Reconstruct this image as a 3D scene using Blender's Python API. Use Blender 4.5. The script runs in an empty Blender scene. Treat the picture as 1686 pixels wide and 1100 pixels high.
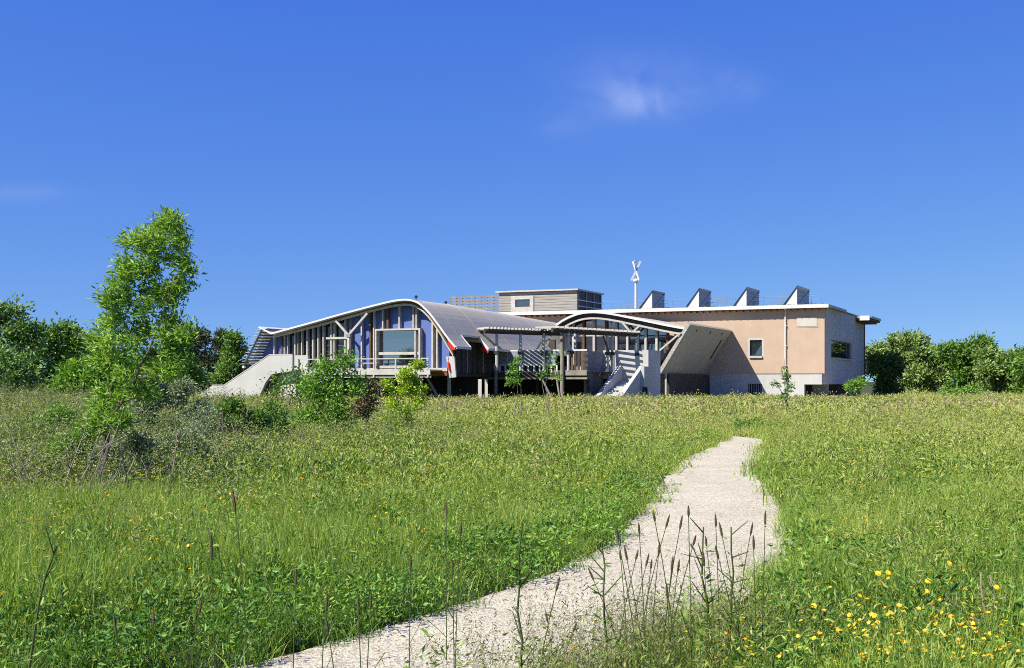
import bpy, bmesh, math, random
import numpy as np
from mathutils import Vector

# ------------------------------------------------------------------ camera, sky, sun
sc = bpy.context.scene
F, CX, HY, EYE = 2000.0, 843.0, 628.0, 1.6        # focal length in photo pixels, principal column, horizon row, eye height
cam_d = bpy.data.cameras.new('camera'); cam = bpy.data.objects.new('camera', cam_d)
sc.collection.objects.link(cam); sc.camera = cam
cam.location = (0, 0, EYE); cam.rotation_euler = (math.pi/2, 0, 0)
cam_d.sensor_width = 36; cam_d.sensor_fit = 'HORIZONTAL'
cam_d.lens = F/1686*36; cam_d.shift_y = (HY-550)/1686
cam_d.clip_start = 0.1; cam_d.clip_end = 6000

T = math.radians(24.57)                            # the building's long face is turned by this angle
UX, UY, WX, WY = math.cos(T), -math.sin(T), math.sin(T), math.cos(T)
OX, OY = 24.7, 96.0                                # right front corner of the terracotta block
SUN_L = (0.55, 0.80, -1.0)                         # light direction in the building's frame (along, into, up)
sun_dir = Vector((SUN_L[0]*UX+SUN_L[1]*WX, SUN_L[0]*UY+SUN_L[1]*WY, SUN_L[2])).normalized()
sun_el = math.asin(-sun_dir.z); sun_az = math.atan2(-sun_dir.x, -sun_dir.y)

world = bpy.data.worlds.new('World'); sc.world = world; world.use_nodes = True
wt = world.node_tree; wt.nodes.clear()
def wn(t, **k):
    n = wt.nodes.new(t)
    for a, v in k.items(): setattr(n, a, v)
    return n
out = wn('ShaderNodeOutputWorld'); bg = wn('ShaderNodeBackground'); sky = wn('ShaderNodeTexSky', sky_type='NISHITA')
sky.sun_disc = False; sky.sun_elevation = sun_el; sky.sun_rotation = sun_az
sky.altitude = 1500; sky.air_density = 1.0; sky.dust_density = 0.15; sky.ozone_density = 3.0
EXPO = 1.15
bg.inputs[1].default_value = 0.1
# look a little higher into the sky model all round: clean dry air without the yellow horizon band
tc0 = wn('ShaderNodeTexCoord'); vadd = wn('ShaderNodeVectorMath', operation='ADD'); vadd.inputs[1].default_value = (0, 0, 0.125)
vnm = wn('ShaderNodeVectorMath', operation='NORMALIZE'); wt.links.new(tc0.outputs['Generated'], vadd.inputs[0]); wt.links.new(vadd.outputs[0], vnm.inputs[0]); wt.links.new(vnm.outputs[0], sky.inputs[0])
# thin wisps of cirrus: soft noise, gathered where the photograph shows the small cloud
tc = wn('ShaderNodeTexCoord')
def wmath(op, a, b=None):
    n = wn('ShaderNodeMath', operation=op)
    for i, v in enumerate((a, b)):
        if v is None: continue
        if isinstance(v, (int, float)): n.inputs[i].default_value = v
        else: wt.links.new(v, n.inputs[i])
    return n.outputs[0]
# the camera's colour response to the blue sky: one power curve per channel, the same over the whole sky
sepc = wn('ShaderNodeSeparateColor'); comb = wn('ShaderNodeCombineColor'); wt.links.new(sky.outputs[0], sepc.inputs[0])
for i, (gam, gain) in enumerate(((1.45, .0700), (1.107, .1064), (.297, .520))):
    wt.links.new(wmath('MULTIPLY', wmath('POWER', sepc.outputs[i], gam), gain/(.1*2**EXPO)), comb.inputs[i])
sep = wn('ShaderNodeSeparateXYZ'); wt.links.new(tc.outputs['Generated'], sep.inputs[0])
def wisp(px, py, rx, ry, amp):
    x0, z0 = (px-CX)/F, (HY-py)/F
    ax = wmath('DIVIDE', wmath('SUBTRACT', wmath('DIVIDE', sep.outputs[0], wmath('MAXIMUM', sep.outputs[1], 0.05)), x0), rx/F)
    az = wmath('DIVIDE', wmath('SUBTRACT', wmath('DIVIDE', sep.outputs[2], wmath('MAXIMUM', sep.outputs[1], 0.05)), z0), ry/F)
    r2 = wmath('ADD', wmath('MULTIPLY', ax, ax), wmath('MULTIPLY', az, az))
    return wmath('MULTIPLY', wmath('POWER', 2.718, wmath('MULTIPLY', r2, -1.0)), amp)
mp = wn('ShaderNodeMapping'); mp.inputs['Scale'].default_value = (1, 1, 1.5); wt.links.new(tc.outputs['Generated'], mp.inputs[0])
nz = wn('ShaderNodeTexNoise'); nz.inputs['Scale'].default_value = 22; nz.inputs['Detail'].default_value = 4; nz.inputs['Roughness'].default_value = .5; nz.inputs['Distortion'].default_value = 0.6
wt.links.new(mp.outputs[0], nz.inputs['Vector'])
g = wisp(1055, 166, 80, 26, 1.0)
for a in ((1045, 138, 105, 55, .5), (1222, 142, 40, 26, .42), (930, 205, 40, 22, .35), (40, 318, 90, 14, .28), (1645, 540, 60, 8, .25)):
    g = wmath('ADD', g, wisp(*a))
wsp = wmath('MULTIPLY', g, wmath('MULTIPLY', wmath('MAXIMUM', wmath('SUBTRACT', nz.outputs[0], 0.15), 0.0), .48))
mixc = wn('ShaderNodeMixRGB'); mixc.inputs[2].default_value = (3.3, 3.7, 5.0, 1)
wt.links.new(wsp, mixc.inputs[0]); wt.links.new(comb.outputs[0], mixc.inputs[1])
wt.links.new(mixc.outputs[0], bg.inputs[0]); wt.links.new(bg.outputs[0], out.inputs[0])

sun_d = bpy.data.lights.new('sun', 'SUN'); sun = bpy.data.objects.new('sun', sun_d); sc.collection.objects.link(sun)
sun_d.energy = 4.0; sun_d.angle = math.radians(0.53); sun_d.color = (1.0, 0.94, 0.81)
sun.rotation_euler = sun_dir.to_track_quat('-Z', 'Y').to_euler(); sun.location = (-30, -30, 60)
sc.view_settings.view_transform = 'Standard'; sc.view_settings.look = 'None'; sc.view_settings.gamma = 1
sc.view_settings.use_curve_mapping = False; sc.view_settings.exposure = EXPO
sc.cycles.max_bounces = 6; sc.cycles.transparent_max_bounces = 12; sc.cycles.use_denoising = False
sc.cycles.filter_width = 1.0

rnd = random.Random(7); rng = np.random.default_rng(7)
COL = sc.collection

# ------------------------------------------------------------------ materials
ALB = 0.78
def new_mat(name):
    m = bpy.data.materials.new(name); m.use_nodes = True; nt = m.node_tree
    return m, nt, nt.nodes['Principled BSDF']
def surf(name, c1, c2=None, scale=3.0, rough=0.8, bump=0.0, bscale=40, detail=6, metal=0.0, spec=0.18, stretch=(1, 1, 1), streak=0.0):
    """even colour with a second tone mixed in by noise, plus fine relief"""
    c2 = c2 or tuple(x*0.75 for x in c1); c1, c2 = tuple(x*ALB for x in c1), tuple(x*ALB for x in c2)
    m, nt, p = new_mat(name); N, L = nt.nodes.new, nt.links.new
    p.inputs['Roughness'].default_value = rough; p.inputs['Metallic'].default_value = metal
    p.inputs['Specular IOR Level'].default_value = spec
    tcx = N('ShaderNodeTexCoord'); mpx = N('ShaderNodeMapping'); mpx.inputs['Scale'].default_value = stretch
    L(tcx.outputs['Object'], mpx.inputs[0])
    n = N('ShaderNodeTexNoise'); n.inputs['Scale'].default_value = scale; n.inputs['Detail'].default_value = detail; n.inputs['Roughness'].default_value = .65
    L(mpx.outputs[0], n.inputs['Vector'])
    r = N('ShaderNodeValToRGB'); r.color_ramp.elements[0].position = .33; r.color_ramp.elements[1].position = .68
    r.color_ramp.elements[0].color = (*c2, 1); r.color_ramp.elements[1].color = (*c1, 1)
    L(n.outputs[0], r.inputs[0]); col = r.outputs[0]
    if streak:
        m2 = N('ShaderNodeMapping'); m2.inputs['Scale'].default_value = (2.2, 2.2, .18); L(tcx.outputs['Object'], m2.inputs[0])
        n2 = N('ShaderNodeTexNoise'); n2.inputs['Scale'].default_value = 1.6; n2.inputs['Detail'].default_value = 8; L(m2.outputs[0], n2.inputs['Vector'])
        r2 = N('ShaderNodeValToRGB'); r2.color_ramp.elements[0].position = .40; r2.color_ramp.elements[1].position = .62
        r2.color_ramp.elements[0].color = (1-streak,)*3+(1,); r2.color_ramp.elements[1].color = (1, 1, 1, 1); L(n2.outputs[0], r2.inputs[0])
        mx = N('ShaderNodeMixRGB'); mx.blend_type = 'MULTIPLY'; mx.inputs[0].default_value = 1; L(col, mx.inputs[1]); L(r2.outputs[0], mx.inputs[2]); col = mx.outputs[0]
    L(col, p.inputs['Base Color'])
    if bump:
        b = N('ShaderNodeBump'); b.inputs['Strength'].default_value = bump; b.inputs['Distance'].default_value = .02
        n3 = N('ShaderNodeTexNoise'); n3.inputs['Scale'].default_value = bscale; n3.inputs['Detail'].default_value = 5
        L(mpx.outputs[0], n3.inputs['Vector']); L(n3.outputs[0], b.inputs['Height']); L(b.outputs[0], p.inputs['Normal'])
    return m
def leafmat(name, cols, trans=0.35, attr=None, nscale=6.0, rough=.75, gloss=.03, boost=1.0):
    """leaf: diffuse + translucent + a little gloss; colour from a ramp by instance tint or by noise and island"""
    m = bpy.data.materials.new(name); m.use_nodes = True; nt = m.node_tree; nt.nodes.clear(); N, L = nt.nodes.new, nt.links.new
    o = N('ShaderNodeOutputMaterial'); r = N('ShaderNodeValToRGB')
    els = r.color_ramp.elements
    while len(els) < len(cols): els.new(.5)
    cols = [tuple(min(.85, q*boost) for q in c) for c in cols]
    for i, c in enumerate(cols): els[i].position = i/(len(cols)-1); els[i].color = (*c, 1)
    geo = N('ShaderNodeNewGeometry')
    if attr:
        a = N('ShaderNodeAttribute'); a.attribute_type = 'INSTANCER'; a.attribute_name = attr
        ma = N('ShaderNodeMath'); ma.operation = 'MULTIPLY_ADD'; ma.inputs[1].default_value = .62; L(geo.outputs['Random Per Island'], ma.inputs[0])
        sb = N('ShaderNodeMath'); sb.operation = 'SUBTRACT'; sb.inputs[1].default_value = .31; L(a.outputs['Fac'], sb.inputs[0]); L(sb.outputs[0], ma.inputs[2])
    else:
        tx = N('ShaderNodeTexCoord'); n = N('ShaderNodeTexNoise'); n.inputs['Scale'].default_value = nscale; n.inputs['Detail'].default_value = 2
        L(tx.outputs['Object'], n.inputs['Vector'])
        ma = N('ShaderNodeMath'); ma.operation = 'MULTIPLY_ADD'; ma.inputs[1].default_value = .6; L(geo.outputs['Random Per Island'], ma.inputs[0])
        sb = N('ShaderNodeMath'); sb.operation = 'SUBTRACT'; sb.inputs[1].default_value = .3; L(n.outputs[0], sb.inputs[0]); L(sb.outputs[0], ma.inputs[2])
    L(ma.outputs[0], r.inputs[0])
    d = N('ShaderNodeBsdfDiffuse'); t = N('ShaderNodeBsdfTranslucent'); gl = N('ShaderNodeBsdfGlossy'); gl.inputs['Roughness'].default_value = rough*.7
    gl.inputs['Color'].default_value = (1, 1, 1, 1)
    L(r.outputs[0], d.inputs[0])
    tm = N('ShaderNodeMixRGB'); tm.blend_type = 'MULTIPLY'; tm.inputs[0].default_value = 1; tm.inputs[2].default_value = (1.25, 1.25, .55, 1)
    L(r.outputs[0], tm.inputs[1]); L(tm.outputs[0], t.inputs[0])
    m1 = N('ShaderNodeMixShader'); m1.inputs[0].default_value = trans; L(d.outputs[0], m1.inputs[1]); L(t.outputs[0], m1.inputs[2])
    m2 = N('ShaderNodeMixShader'); m2.inputs[0].default_value = gloss; L(m1.outputs[0], m2.inputs[1]); L(gl.outputs[0], m2.inputs[2])
    L(m2.outputs[0], o.inputs[0])
    return m
def glassmat(name, tint, refl, clear):
    m = bpy.data.materials.new(name); m.use_nodes = True; nt = m.node_tree; nt.nodes.clear(); N, L = nt.nodes.new, nt.links.new
    o = N('ShaderNodeOutputMaterial'); g_ = N('ShaderNodeBsdfGlossy'); g_.inputs['Roughness'].default_value = .03; g_.inputs['Color'].default_value = (.9, .95, 1, 1)
    tr = N('ShaderNodeBsdfTransparent'); tr.inputs[0].default_value = (*tint, 1)
    df = N('ShaderNodeBsdfDiffuse'); df.inputs[0].default_value = (.02, .025, .03, 1)
    m0 = N('ShaderNodeMixShader'); m0.inputs[0].default_value = clear; L(df.outputs[0], m0.inputs[1]); L(tr.outputs[0], m0.inputs[2])
    m1 = N('ShaderNodeMixShader'); m1.inputs[0].default_value = refl; L(m0.outputs[0], m1.inputs[1]); L(g_.outputs[0], m1.inputs[2]); L(m1.outputs[0], o.inputs[0])
    return m

M = {}
M['terracotta'] = surf('terracotta_render', (.60, .455, .345), (.535, .395, .29), .7, .9, .25, 14, streak=.022)
M['concrete'] = surf('pale_concrete', (.60, .595, .575), (.52, .515, .495), .8, .85, .2, 18, streak=.035)
M['cement'] = surf('grey_cement', (.66, .62, .56), (.57, .54, .49), .5, .85, .2, 12, streak=.06)
M['slabgrey'] = surf('grey_green_slab', (.42, .415, .335), (.385, .38, .305), .6, .8, .15, 10)
M['speckle'] = surf('speckled_concrete', (.56, .55, .51), (.30, .29, .27), 9, .9)
M['shadecement'] = surf('shade_grey_cement', (.36, .37, .39), (.27, .28, .30), .7, .85, .2, 12, streak=.1)  # cement darkened and cooled to paint in shade on the stair's side wall
M['frosted'] = surf('frosted_glass', (.34, .37, .41), (.28, .31, .35), 1.5, .35, spec=.5)
M['zinc'] = surf('weathered_grey_roofing', (.60, .555, .45), (.53, .49, .40), .7, .8, .15, 9, stretch=(1, .25, 1), streak=.03)
M['whitemetal'] = surf('white_painted_metal', (.78, .78, .77), (.70, .70, .69), 2, .5)
M['whitewood'] = surf('white_painted_timber', (.62, .595, .545), (.46, .435, .39), 3, .7)
M['palewood'] = surf('silver_grey_timber', (.36, .325, .275), (.23, .205, .175), 2.5, .85, .3, 20, stretch=(1, 1, .3))
M['boards'] = surf('weathered_boards', (.46, .44, .40), (.30, .28, .25), 1.7, .85, .3, 25, stretch=(.35, .35, 4))
M['brown'] = surf('brown_timber', (.20, .115, .065), (.12, .07, .045), 3, .8)
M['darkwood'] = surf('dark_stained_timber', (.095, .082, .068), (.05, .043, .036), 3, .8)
M['violet'] = surf('violet_blue_panel', (.135, .195, .48), (.125, .18, .45), .6, .6)
M['red'] = surf('red_paint', (.72, .035, .02), (.62, .03, .02), 2, .5)
M['rust'] = surf('rust_red_timber', (.36, .12, .06), (.26, .085, .045), 3, .8)
M['darkmetal'] = surf('dark_metal', (.06, .062, .065), (.04, .042, .045), 3, .5)
M['galv'] = surf('galvanised_steel', (.42, .44, .46), (.34, .36, .38), 4, .45, metal=.4)
M['panelface'] = surf('collector_panel', (.02, .025, .045), (.015, .02, .035), 3, .15, spec=.6)
M['roofing'] = surf('roof_gravel', (.33, .31, .29), (.25, .235, .22), 2, .9)
M['glass'] = glassmat('window_glass', (.55, .62, .75), .30, .5)
M['gableglass'] = glassmat('brown_gable_glazing', (.3, .26, .22), .06, .4)
M['darkglass'] = glassmat('dim_glazing', (.3, .34, .38), .22, .5)
M['room'] = surf('interior_wall', (.14, .14, .15), (.10, .10, .11), 2, .9)
M['bark'] = surf('grey_bark', (.20, .165, .125), (.11, .09, .07), 6, .95, .5, 30, stretch=(1, 1, .3))
M['palebark'] = surf('pale_bark', (.36, .31, .235), (.23, .19, .14), 6, .95, .5, 30)
M['twig'] = surf('dry_twig', (.40, .34, .25), (.25, .21, .16), 6, .95)
M['stem'] = surf('green_stem', (.10, .13, .035), (.06, .08, .025), 6, .7)
M['seedhead'] = surf('brown_seedhead', (.16, .13, .07), (.09, .075, .04), 60, .95, .6, 200)
M['petal'] = leafmat('yellow_petal', [(.75, .48, .01), (.80, .60, .02), (.85, .66, .05)], .25)
M['orangepetal'] = leafmat('orange_petal', [(.74, .32, .008), (.80, .44, .01), (.82, .54, .02)], .25)
M['jar'] = surf('white_ceramic', (.75, .76, .76), (.62, .66, .68), 8, .4)
M['jarblue'] = surf('teal_ceramic', (.10, .26, .28), (.07, .2, .24), 8, .4)

GRASS = [(.032, .075, .010), (.072, .135, .016), (.138, .205, .028), (.205, .245, .045), (.28, .26, .085), (.37, .31, .155)]
M['grass'] = leafmat('meadow_grass', GRASS, .38, attr='tint', gloss=.025, boost=1.95)
M['seed'] = leafmat('seeding_grass', [(.16, .19, .05), (.26, .24, .10), (.36, .29, .17), (.36, .28, .20)], .25, attr='tint', gloss=.03)
M['weed'] = leafmat('broad_leaf_weed', [(.03, .085, .012), (.055, .13, .016), (.10, .19, .022), (.17, .24, .03)], .3, attr='tint', gloss=.025, boost=1.75)
M['ash'] = leafmat('ash_leaf', [(.045, .095, .015), (.085, .16, .022), (.15, .235, .035), (.21, .28, .055)], .36, nscale=1.6, gloss=.025, boost=2.05)
M['dkleaf'] = leafmat('dark_leaf', [(.028, .058, .016), (.058, .105, .026), (.10, .15, .036)], .28, nscale=.5, boost=2.5)
M['mdleaf'] = leafmat('mid_green_leaf', [(.035, .08, .015), (.07, .135, .02), (.12, .195, .03)], .28, nscale=.6, boost=1.75)
M['hdleaf'] = leafmat('hedge_leaf', [(.04, .066, .018), (.075, .115, .028), (.11, .16, .04), (.13, .18, .05)], .26, nscale=.8, boost=2.2)
M['cyleaf'] = leafmat('cypress_leaf', [(.018, .03, .012), (.035, .05, .02), (.06, .07, .03)], .12, nscale=.8, boost=1.75)
M['brleaf'] = leafmat('brown_leaf', [(.07, .055, .03), (.12, .09, .05), (.17, .13, .07)], .2, nscale=.8, boost=1.1)
M['grleaf'] = leafmat('grey_green_leaf', [(.07, .10, .055), (.13, .165, .09), (.20, .23, .14)], .22, nscale=2, boost=1.75)
M['shleaf'] = leafmat('shrub_leaf', [(.04, .10, .012), (.085, .175, .02), (.16, .26, .03)], .32, nscale=2, boost=1.75)
M['ylleaf'] = leafmat('young_yellow_leaf', [(.13, .22, .012), (.23, .33, .02), (.34, .42, .035)], .4, nscale=3, boost=1.4)
M['dryleaf'] = leafmat('dry_stem', [(.15, .13, .07), (.25, .21, .13), (.36, .31, .20)], .2, nscale=3)

# ------------------------------------------------------------------ geometry helpers
def ray_front(px, py, w):
    """photo pixel on the building plane at depth w -> (u, z)"""
    dx, dz = (px-CX)/F, (HY-py)/F
    k = (w-(-OX*WX-OY*WY))/(dx*WX+WY)
    return (-OX*UX-OY*UY)+k*(dx*UX+UY), EYE+k*dz
def ray_side(px, py, u):
    dx, dz = (px-CX)/F, (HY-py)/F
    k = (u-(-OX*UX-OY*UY))/(dx*UX+UY)
    return (-OX*WX-OY*WY)+k*(dx*WX+WY), EYE+k*dz
fr, sd = ray_front, ray_side
def loc(u, w, z): return Vector((OX+u*UX+w*WX, OY+u*UY+w*WY, z))
def to_uw(x, y): return (x-OX)*UX+(y-OY)*UY, (x-OX)*WX+(y-OY)*WY

class MB:
    """collects faces; build() links them as one mesh object"""
    def __init__(s): s.v, s.f = [], []
    def poly(s, pts, faces):
        n = len(s.v); s.v += [tuple(p) for p in pts]; s.f += [tuple(i+n for i in f) for f in faces]; return s
    def box(s, a0, a1, b0, b1, c0, c1):
        a0, a1 = sorted((a0, a1)); b0, b1 = sorted((b0, b1)); c0, c1 = sorted((c0, c1))
        return s.poly([(a0,b0,c0),(a1,b0,c0),(a1,b1,c0),(a0,b1,c0),(a0,b0,c1),(a1,b0,c1),(a1,b1,c1),(a0,b1,c1)],
                      [(3,2,1,0),(4,5,6,7),(0,1,5,4),(1,2,6,5),(2,3,7,6),(3,0,4,7)])
    def prism(s, poly, w0, w1):
        """(u, z) outline pushed from w0 to w1"""
        n = len(poly)
        return s.poly([(u, w0, z) for u, z in poly]+[(u, w1, z) for u, z in poly],
                      [tuple(range(n)), tuple(range(2*n-1, n-1, -1))]+[(i, i+n, (i+1) % n+n, (i+1) % n) for i in range(n)])
    def prism_w(s, poly, u0, u1):
        """(w, z) outline pushed from u0 to u1"""
        n = len(poly)
        return s.poly([(u0, w, z) for w, z in poly]+[(u1, w, z) for w, z in poly],
                      [tuple(range(n)), tuple(range(2*n-1, n-1, -1))]+[(i, i+n, (i+1) % n+n, (i+1) % n) for i in range(n)])
    def strip(s, top, bot, w0, w1):
        """band between two (u, z) curves, w0 to w1, closed"""
        n = len(top)
        pts = [(u, w0, z) for u, z in top]+[(u, w0, z) for u, z in bot]+[(u, w1, z) for u, z in top]+[(u, w1, z) for u, z in bot]
        fs = []
        for i in range(n-1):
            fs += [(i, n+i, n+i+1, i+1), (2*n+i, 2*n+i+1, 3*n+i+1, 3*n+i), (i, i+1, 2*n+i+1, 2*n+i), (n+i, 3*n+i, 3*n+i+1, n+i+1)]
        return s.poly(pts, fs+[(0, 2*n, 3*n, n), (n-1, 2*n-1, 4*n-1, 3*n-1)])
    def beam(s, p, q, a, b, up=(0, 0, 1)):
        p, q = Vector(p), Vector(q); d = (q-p).normalized(); upv = Vector(up)
        if abs(d.dot(upv)) > .98: upv = Vector((0, 1, 0))
        x = d.cross(upv).normalized(); y = x.cross(d)
        c = [(-1,-1),(1,-1),(1,1),(-1,1)]
        return s.poly([tuple(e+x*(i*a/2)+y*(j*b/2)) for e in (p, q) for i, j in c],
                      [(3,2,1,0),(4,5,6,7),(0,1,5,4),(1,2,6,5),(2,3,7,6),(3,0,4,7)])
    def tube(s, p, q, r0, r1=None, n=8, cap=True):
        p, q = Vector(p), Vector(q); r1 = r0 if r1 is None else r1
        d = (q-p).normalized(); h = Vector((1, 0, 0)) if abs(d.x) < .9 else Vector((0, 1, 0))
        x = d.cross(h).normalized(); y = d.cross(x)
        ring = lambda c, r: [tuple(c+x*(r*math.cos(2*math.pi*i/n))+y*(r*math.sin(2*math.pi*i/n))) for i in range(n)]
        fs = [(i, (i+1) % n, (i+1) % n+n, i+n) for i in range(n)]
        if cap: fs += [tuple(range(n-1, -1, -1)), tuple(range(n, 2*n))]
        return s.poly(ring(p, r0)+ring(q, r1), fs)
    def path(s, pts, rs, n=6):
        for i in range(len(pts)-1): s.tube(pts[i], pts[i+1], rs[i], rs[i+1], n, cap=(i == len(pts)-2))
        return s
    def lathe(s, c, prof, n=12):
        c = Vector(c); k = len(prof)
        pts = [tuple(c+Vector((r*math.cos(2*math.pi*i/n), r*math.sin(2*math.pi*i/n), z))) for r, z in prof for i in range(n)]
        fs = [(j*n+i, j*n+(i+1) % n, (j+1)*n+(i+1) % n, (j+1)*n+i) for j in range(k-1) for i in range(n)]
        return s.poly(pts, fs+[tuple(range(n-1, -1, -1)), tuple(range((k-1)*n, k*n))])
    def mesh(s, name, mat, base=(0, 0, 0)):
        me = bpy.data.meshes.new(name)
        me.from_pydata([(a-base[0], b-base[1], c-base[2]) for a, b, c in s.v], [], s.f)
        me.materials.append(mat); me.update(); return me

def tag(o, label=None, cat=None, group=None, kind=None):
    for k, v in (('label', label), ('category', cat), ('group', group), ('kind', kind)):
        if v: o[k] = v
    return o
def link(name, me, parent=None):
    o = bpy.data.objects.new(name, me); COL.objects.link(o)
    if parent: o.parent = parent
    return o
BASE = {}
def bthing(name, label, cat, base, group=None):
    """a thing in the building's frame: an Empty at its base"""
    o = bpy.data.objects.new(name, None); COL.objects.link(o)
    o.location = loc(*base); o.rotation_euler = (0, 0, -T); o.empty_display_size = .3
    BASE[o.name] = base
    return tag(o, label, cat, group)
def part(name, mb, mat, parent, root=None):
    root = root or parent
    o = link(name, mb.mesh(name, M[mat], BASE[root.name]), parent); return o
def wthing(name, label, cat, at, group=None):
    o = bpy.data.objects.new(name, None); COL.objects.link(o); o.location = at; o.empty_display_size = .3
    return tag(o, label, cat, group)
def wpart(name, mb, mat, parent): return link(name, mb.mesh(name, M[mat]), parent)
def holes_wall(mb, a0, a1, c0, c1, holes, put):
    """rectangular wall a0..a1 x c0..c1 with rectangular holes; put(a0,a1,c0,c1) adds each solid piece"""
    xs = sorted({a0, a1, *[h[0] for h in holes], *[h[1] for h in holes]}); xs = [x for x in xs if a0 <= x <= a1]
    for x0, x1 in zip(xs, xs[1:]):
        hs_ = sorted([(h[2], h[3]) for h in holes if h[0] < (x0+x1)/2 < h[1]]); z = c0
        for h0, h1 in hs_:
            if h0 > z: put(x0, x1, z, h0)
            z = h1
        if z < c1: put(x0, x1, z, c1)
def np_mesh(name, v, f, mat):
    me = bpy.data.meshes.new(name); k = f.shape[1]
    me.vertices.add(len(v)); me.vertices.foreach_set('co', np.asarray(v, np.float32).ravel())
    me.loops.add(f.size); me.loops.foreach_set('vertex_index', f.astype(np.int32).ravel())
    me.polygons.add(len(f)); me.polygons.foreach_set('loop_start', np.arange(0, f.size, k, dtype=np.int32))
    me.polygons.foreach_set('loop_total', np.full(len(f), k, np.int32))
    me.update(calc_edges=True); me.validate(); me.materials.append(mat); return me

# smooth pseudo-noise on the ground plane, 0..1
_ph = np.random.default_rng(3).uniform(0, 6.28, (12, 2)); _fr = np.random.default_rng(4).uniform(-1, 1, (12, 2))
def gnoise(x, y, s):
    x, y = np.asarray(x, float)/s, np.asarray(y, float)/s; a = 0
    for i in range(12):
        k = 1+i*.35
        a = a+np.sin((x*_fr[i, 0]+y*_fr[i, 1])*k*2.4+_ph[i, 0])*np.cos((x*_fr[i, 1]-y*_fr[i, 0])*k*1.9+_ph[i, 1])/(1+.25*i)
    return np.clip(.5+a*.16, 0, 1)
def ground_h(x, y):
    x, y = np.asarray(x, float), np.asarray(y, float)
    h = .62*np.exp(-((x+15)/8.5)**2-((y-36)/13)**2)+.10*(gnoise(x, y, 14)-.5)*np.clip((y-10)/20, 0, 1)
    h = h+.18*np.exp(-((x-14)/9)**2-((y-40)/10)**2)
    return h*np.clip((70-y)/15, 0, 1)
def gpx(px, Y): return (px-CX)/F*Y
def at(px, Y): x = gpx(px, Y); return Vector((x, Y, float(ground_h(x, Y))))

# ------------------------------------------------------------------ ground and path
def axis(*segs):
    a = []
    for s0, s1, d in segs: a += list(np.arange(s0, s1, d))
    return np.array(a+[segs[-1][1]])
gx = axis((-2500, -300, 400), (-300, -60, 30), (-60, -30, 3), (-30, 30, .5), (30, 60, 3), (60, 300, 30), (300, 2500, 400))
gy = axis((-300, -10, 40), (-10, 0, 2), (0, 72, .5), (72, 140, 4), (140, 500, 40), (500, 4000, 500))
X, Y = np.meshgrid(gx, gy); nx, ny = len(gx), len(gy)
vv = np.stack([X.ravel(), Y.ravel(), ground_h(X, Y).ravel()], 1)
ii = (np.arange(ny-1)[:, None]*nx+np.arange(nx-1)[None, :]).ravel()
M['soil'] = surf('meadow_soil', (.085, .10, .03), (.05, .058, .024), 1.2, .95, .6, 25)
ground = link('ground', np_mesh('ground', vv, np.stack([ii, ii+1, ii+nx+1, ii+nx], 1), M['soil'])); tag(ground, kind='structure')

def grd(px, py, z=0.0): Yg = (EYE-z)*F/(py-HY); return ((px-CX)/F*Yg, Yg)
PL = [(-5.8, 3.6), (-3.1, 5.3)]+[grd(*p) for p in ((425, 1102), (535, 1068), (620, 1045), (700, 1021), (780, 996), (870, 966), (940, 936), (1000, 901), (1040, 868), (1069, 832), (1090, 799), (1108, 775), (1136, 754), (1172, 738), (1198, 725), (1204, 722))]
PR = [(-5.2, 2.0), (-2.2, 3.5)]+[grd(*p, z=.10) for p in ((760, 1130), (900, 1108), (985, 1082), (1075, 1045), (1150, 1010), (1222, 972), (1280, 938), (1302, 905), (1304, 872), (1292, 836), (1268, 803), (1242, 778), (1250, 752), (1260, 733), (1264, 722))]
def resample(P, n):
    P = np.array(P, float)
    for _ in range(2):                                          # Chaikin smoothing
        Q = [P[0]]
        for a, b in zip(P, P[1:]): Q += [a*.75+b*.25, a*.25+b*.75]
        P = np.array(Q+[P[-1]])
    d = np.r_[0, np.cumsum(np.linalg.norm(np.diff(P, axis=0), axis=1))]
    t = np.linspace(0, d[-1], n); return np.stack([np.interp(t, d, P[:, 0]), np.interp(t, d, P[:, 1])], 1)
NP = 220
pl, pr = resample(PL, NP), resample(PR, NP)
pl = pl+rng.normal(0, .02, pl.shape); pr = pr+rng.normal(0, .02, pr.shape)
K = 9; tt = np.linspace(0, 1, K)
pp = pl[:, None, :]*(1-tt)[None, :, None]+pr[:, None, :]*tt[None, :, None]
pz = ground_h(pp[..., 0], pp[..., 1])+.03+.012*np.sin(tt*math.pi)[None, :]
pv = np.concatenate([pp, pz[..., None]], 2).reshape(-1, 3)
ii = (np.arange(NP-1)[:, None]*K+np.arange(K-1)[None, :]).ravel()
M['gravel'] = surf('pale_gravel', (.67, .615, .475), (.54, .49, .375), .9, .95, .9, 60, detail=10)
nt = M['gravel'].node_tree                                     # speckle of darker and paler grains
p_ = nt.nodes['Principled BSDF']; lk = p_.inputs['Base Color'].links[0].from_socket
vo = nt.nodes.new('ShaderNodeTexVoronoi'); vo.inputs['Scale'].default_value = 55
tcx = nt.nodes.new('ShaderNodeTexCoord'); nt.links.new(tcx.outputs['Object'], vo.inputs['Vector'])
rr = nt.nodes.new('ShaderNodeValToRGB'); rr.color_ramp.elements[0].position = .05; rr.color_ramp.elements[0].color = (.62, .60, .57, 1); rr.color_ramp.elements[1].position = .55; rr.color_ramp.elements[1].color = (1.12, 1.12, 1.12, 1)
sp = nt.nodes.new('ShaderNodeSeparateColor'); nt.links.new(vo.outputs['Color'], sp.inputs[0]); nt.links.new(sp.outputs[0], rr.inputs[0])
mx = nt.nodes.new('ShaderNodeMixRGB'); mx.blend_type = 'MULTIPLY'; mx.inputs[0].default_value = 1
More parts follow.
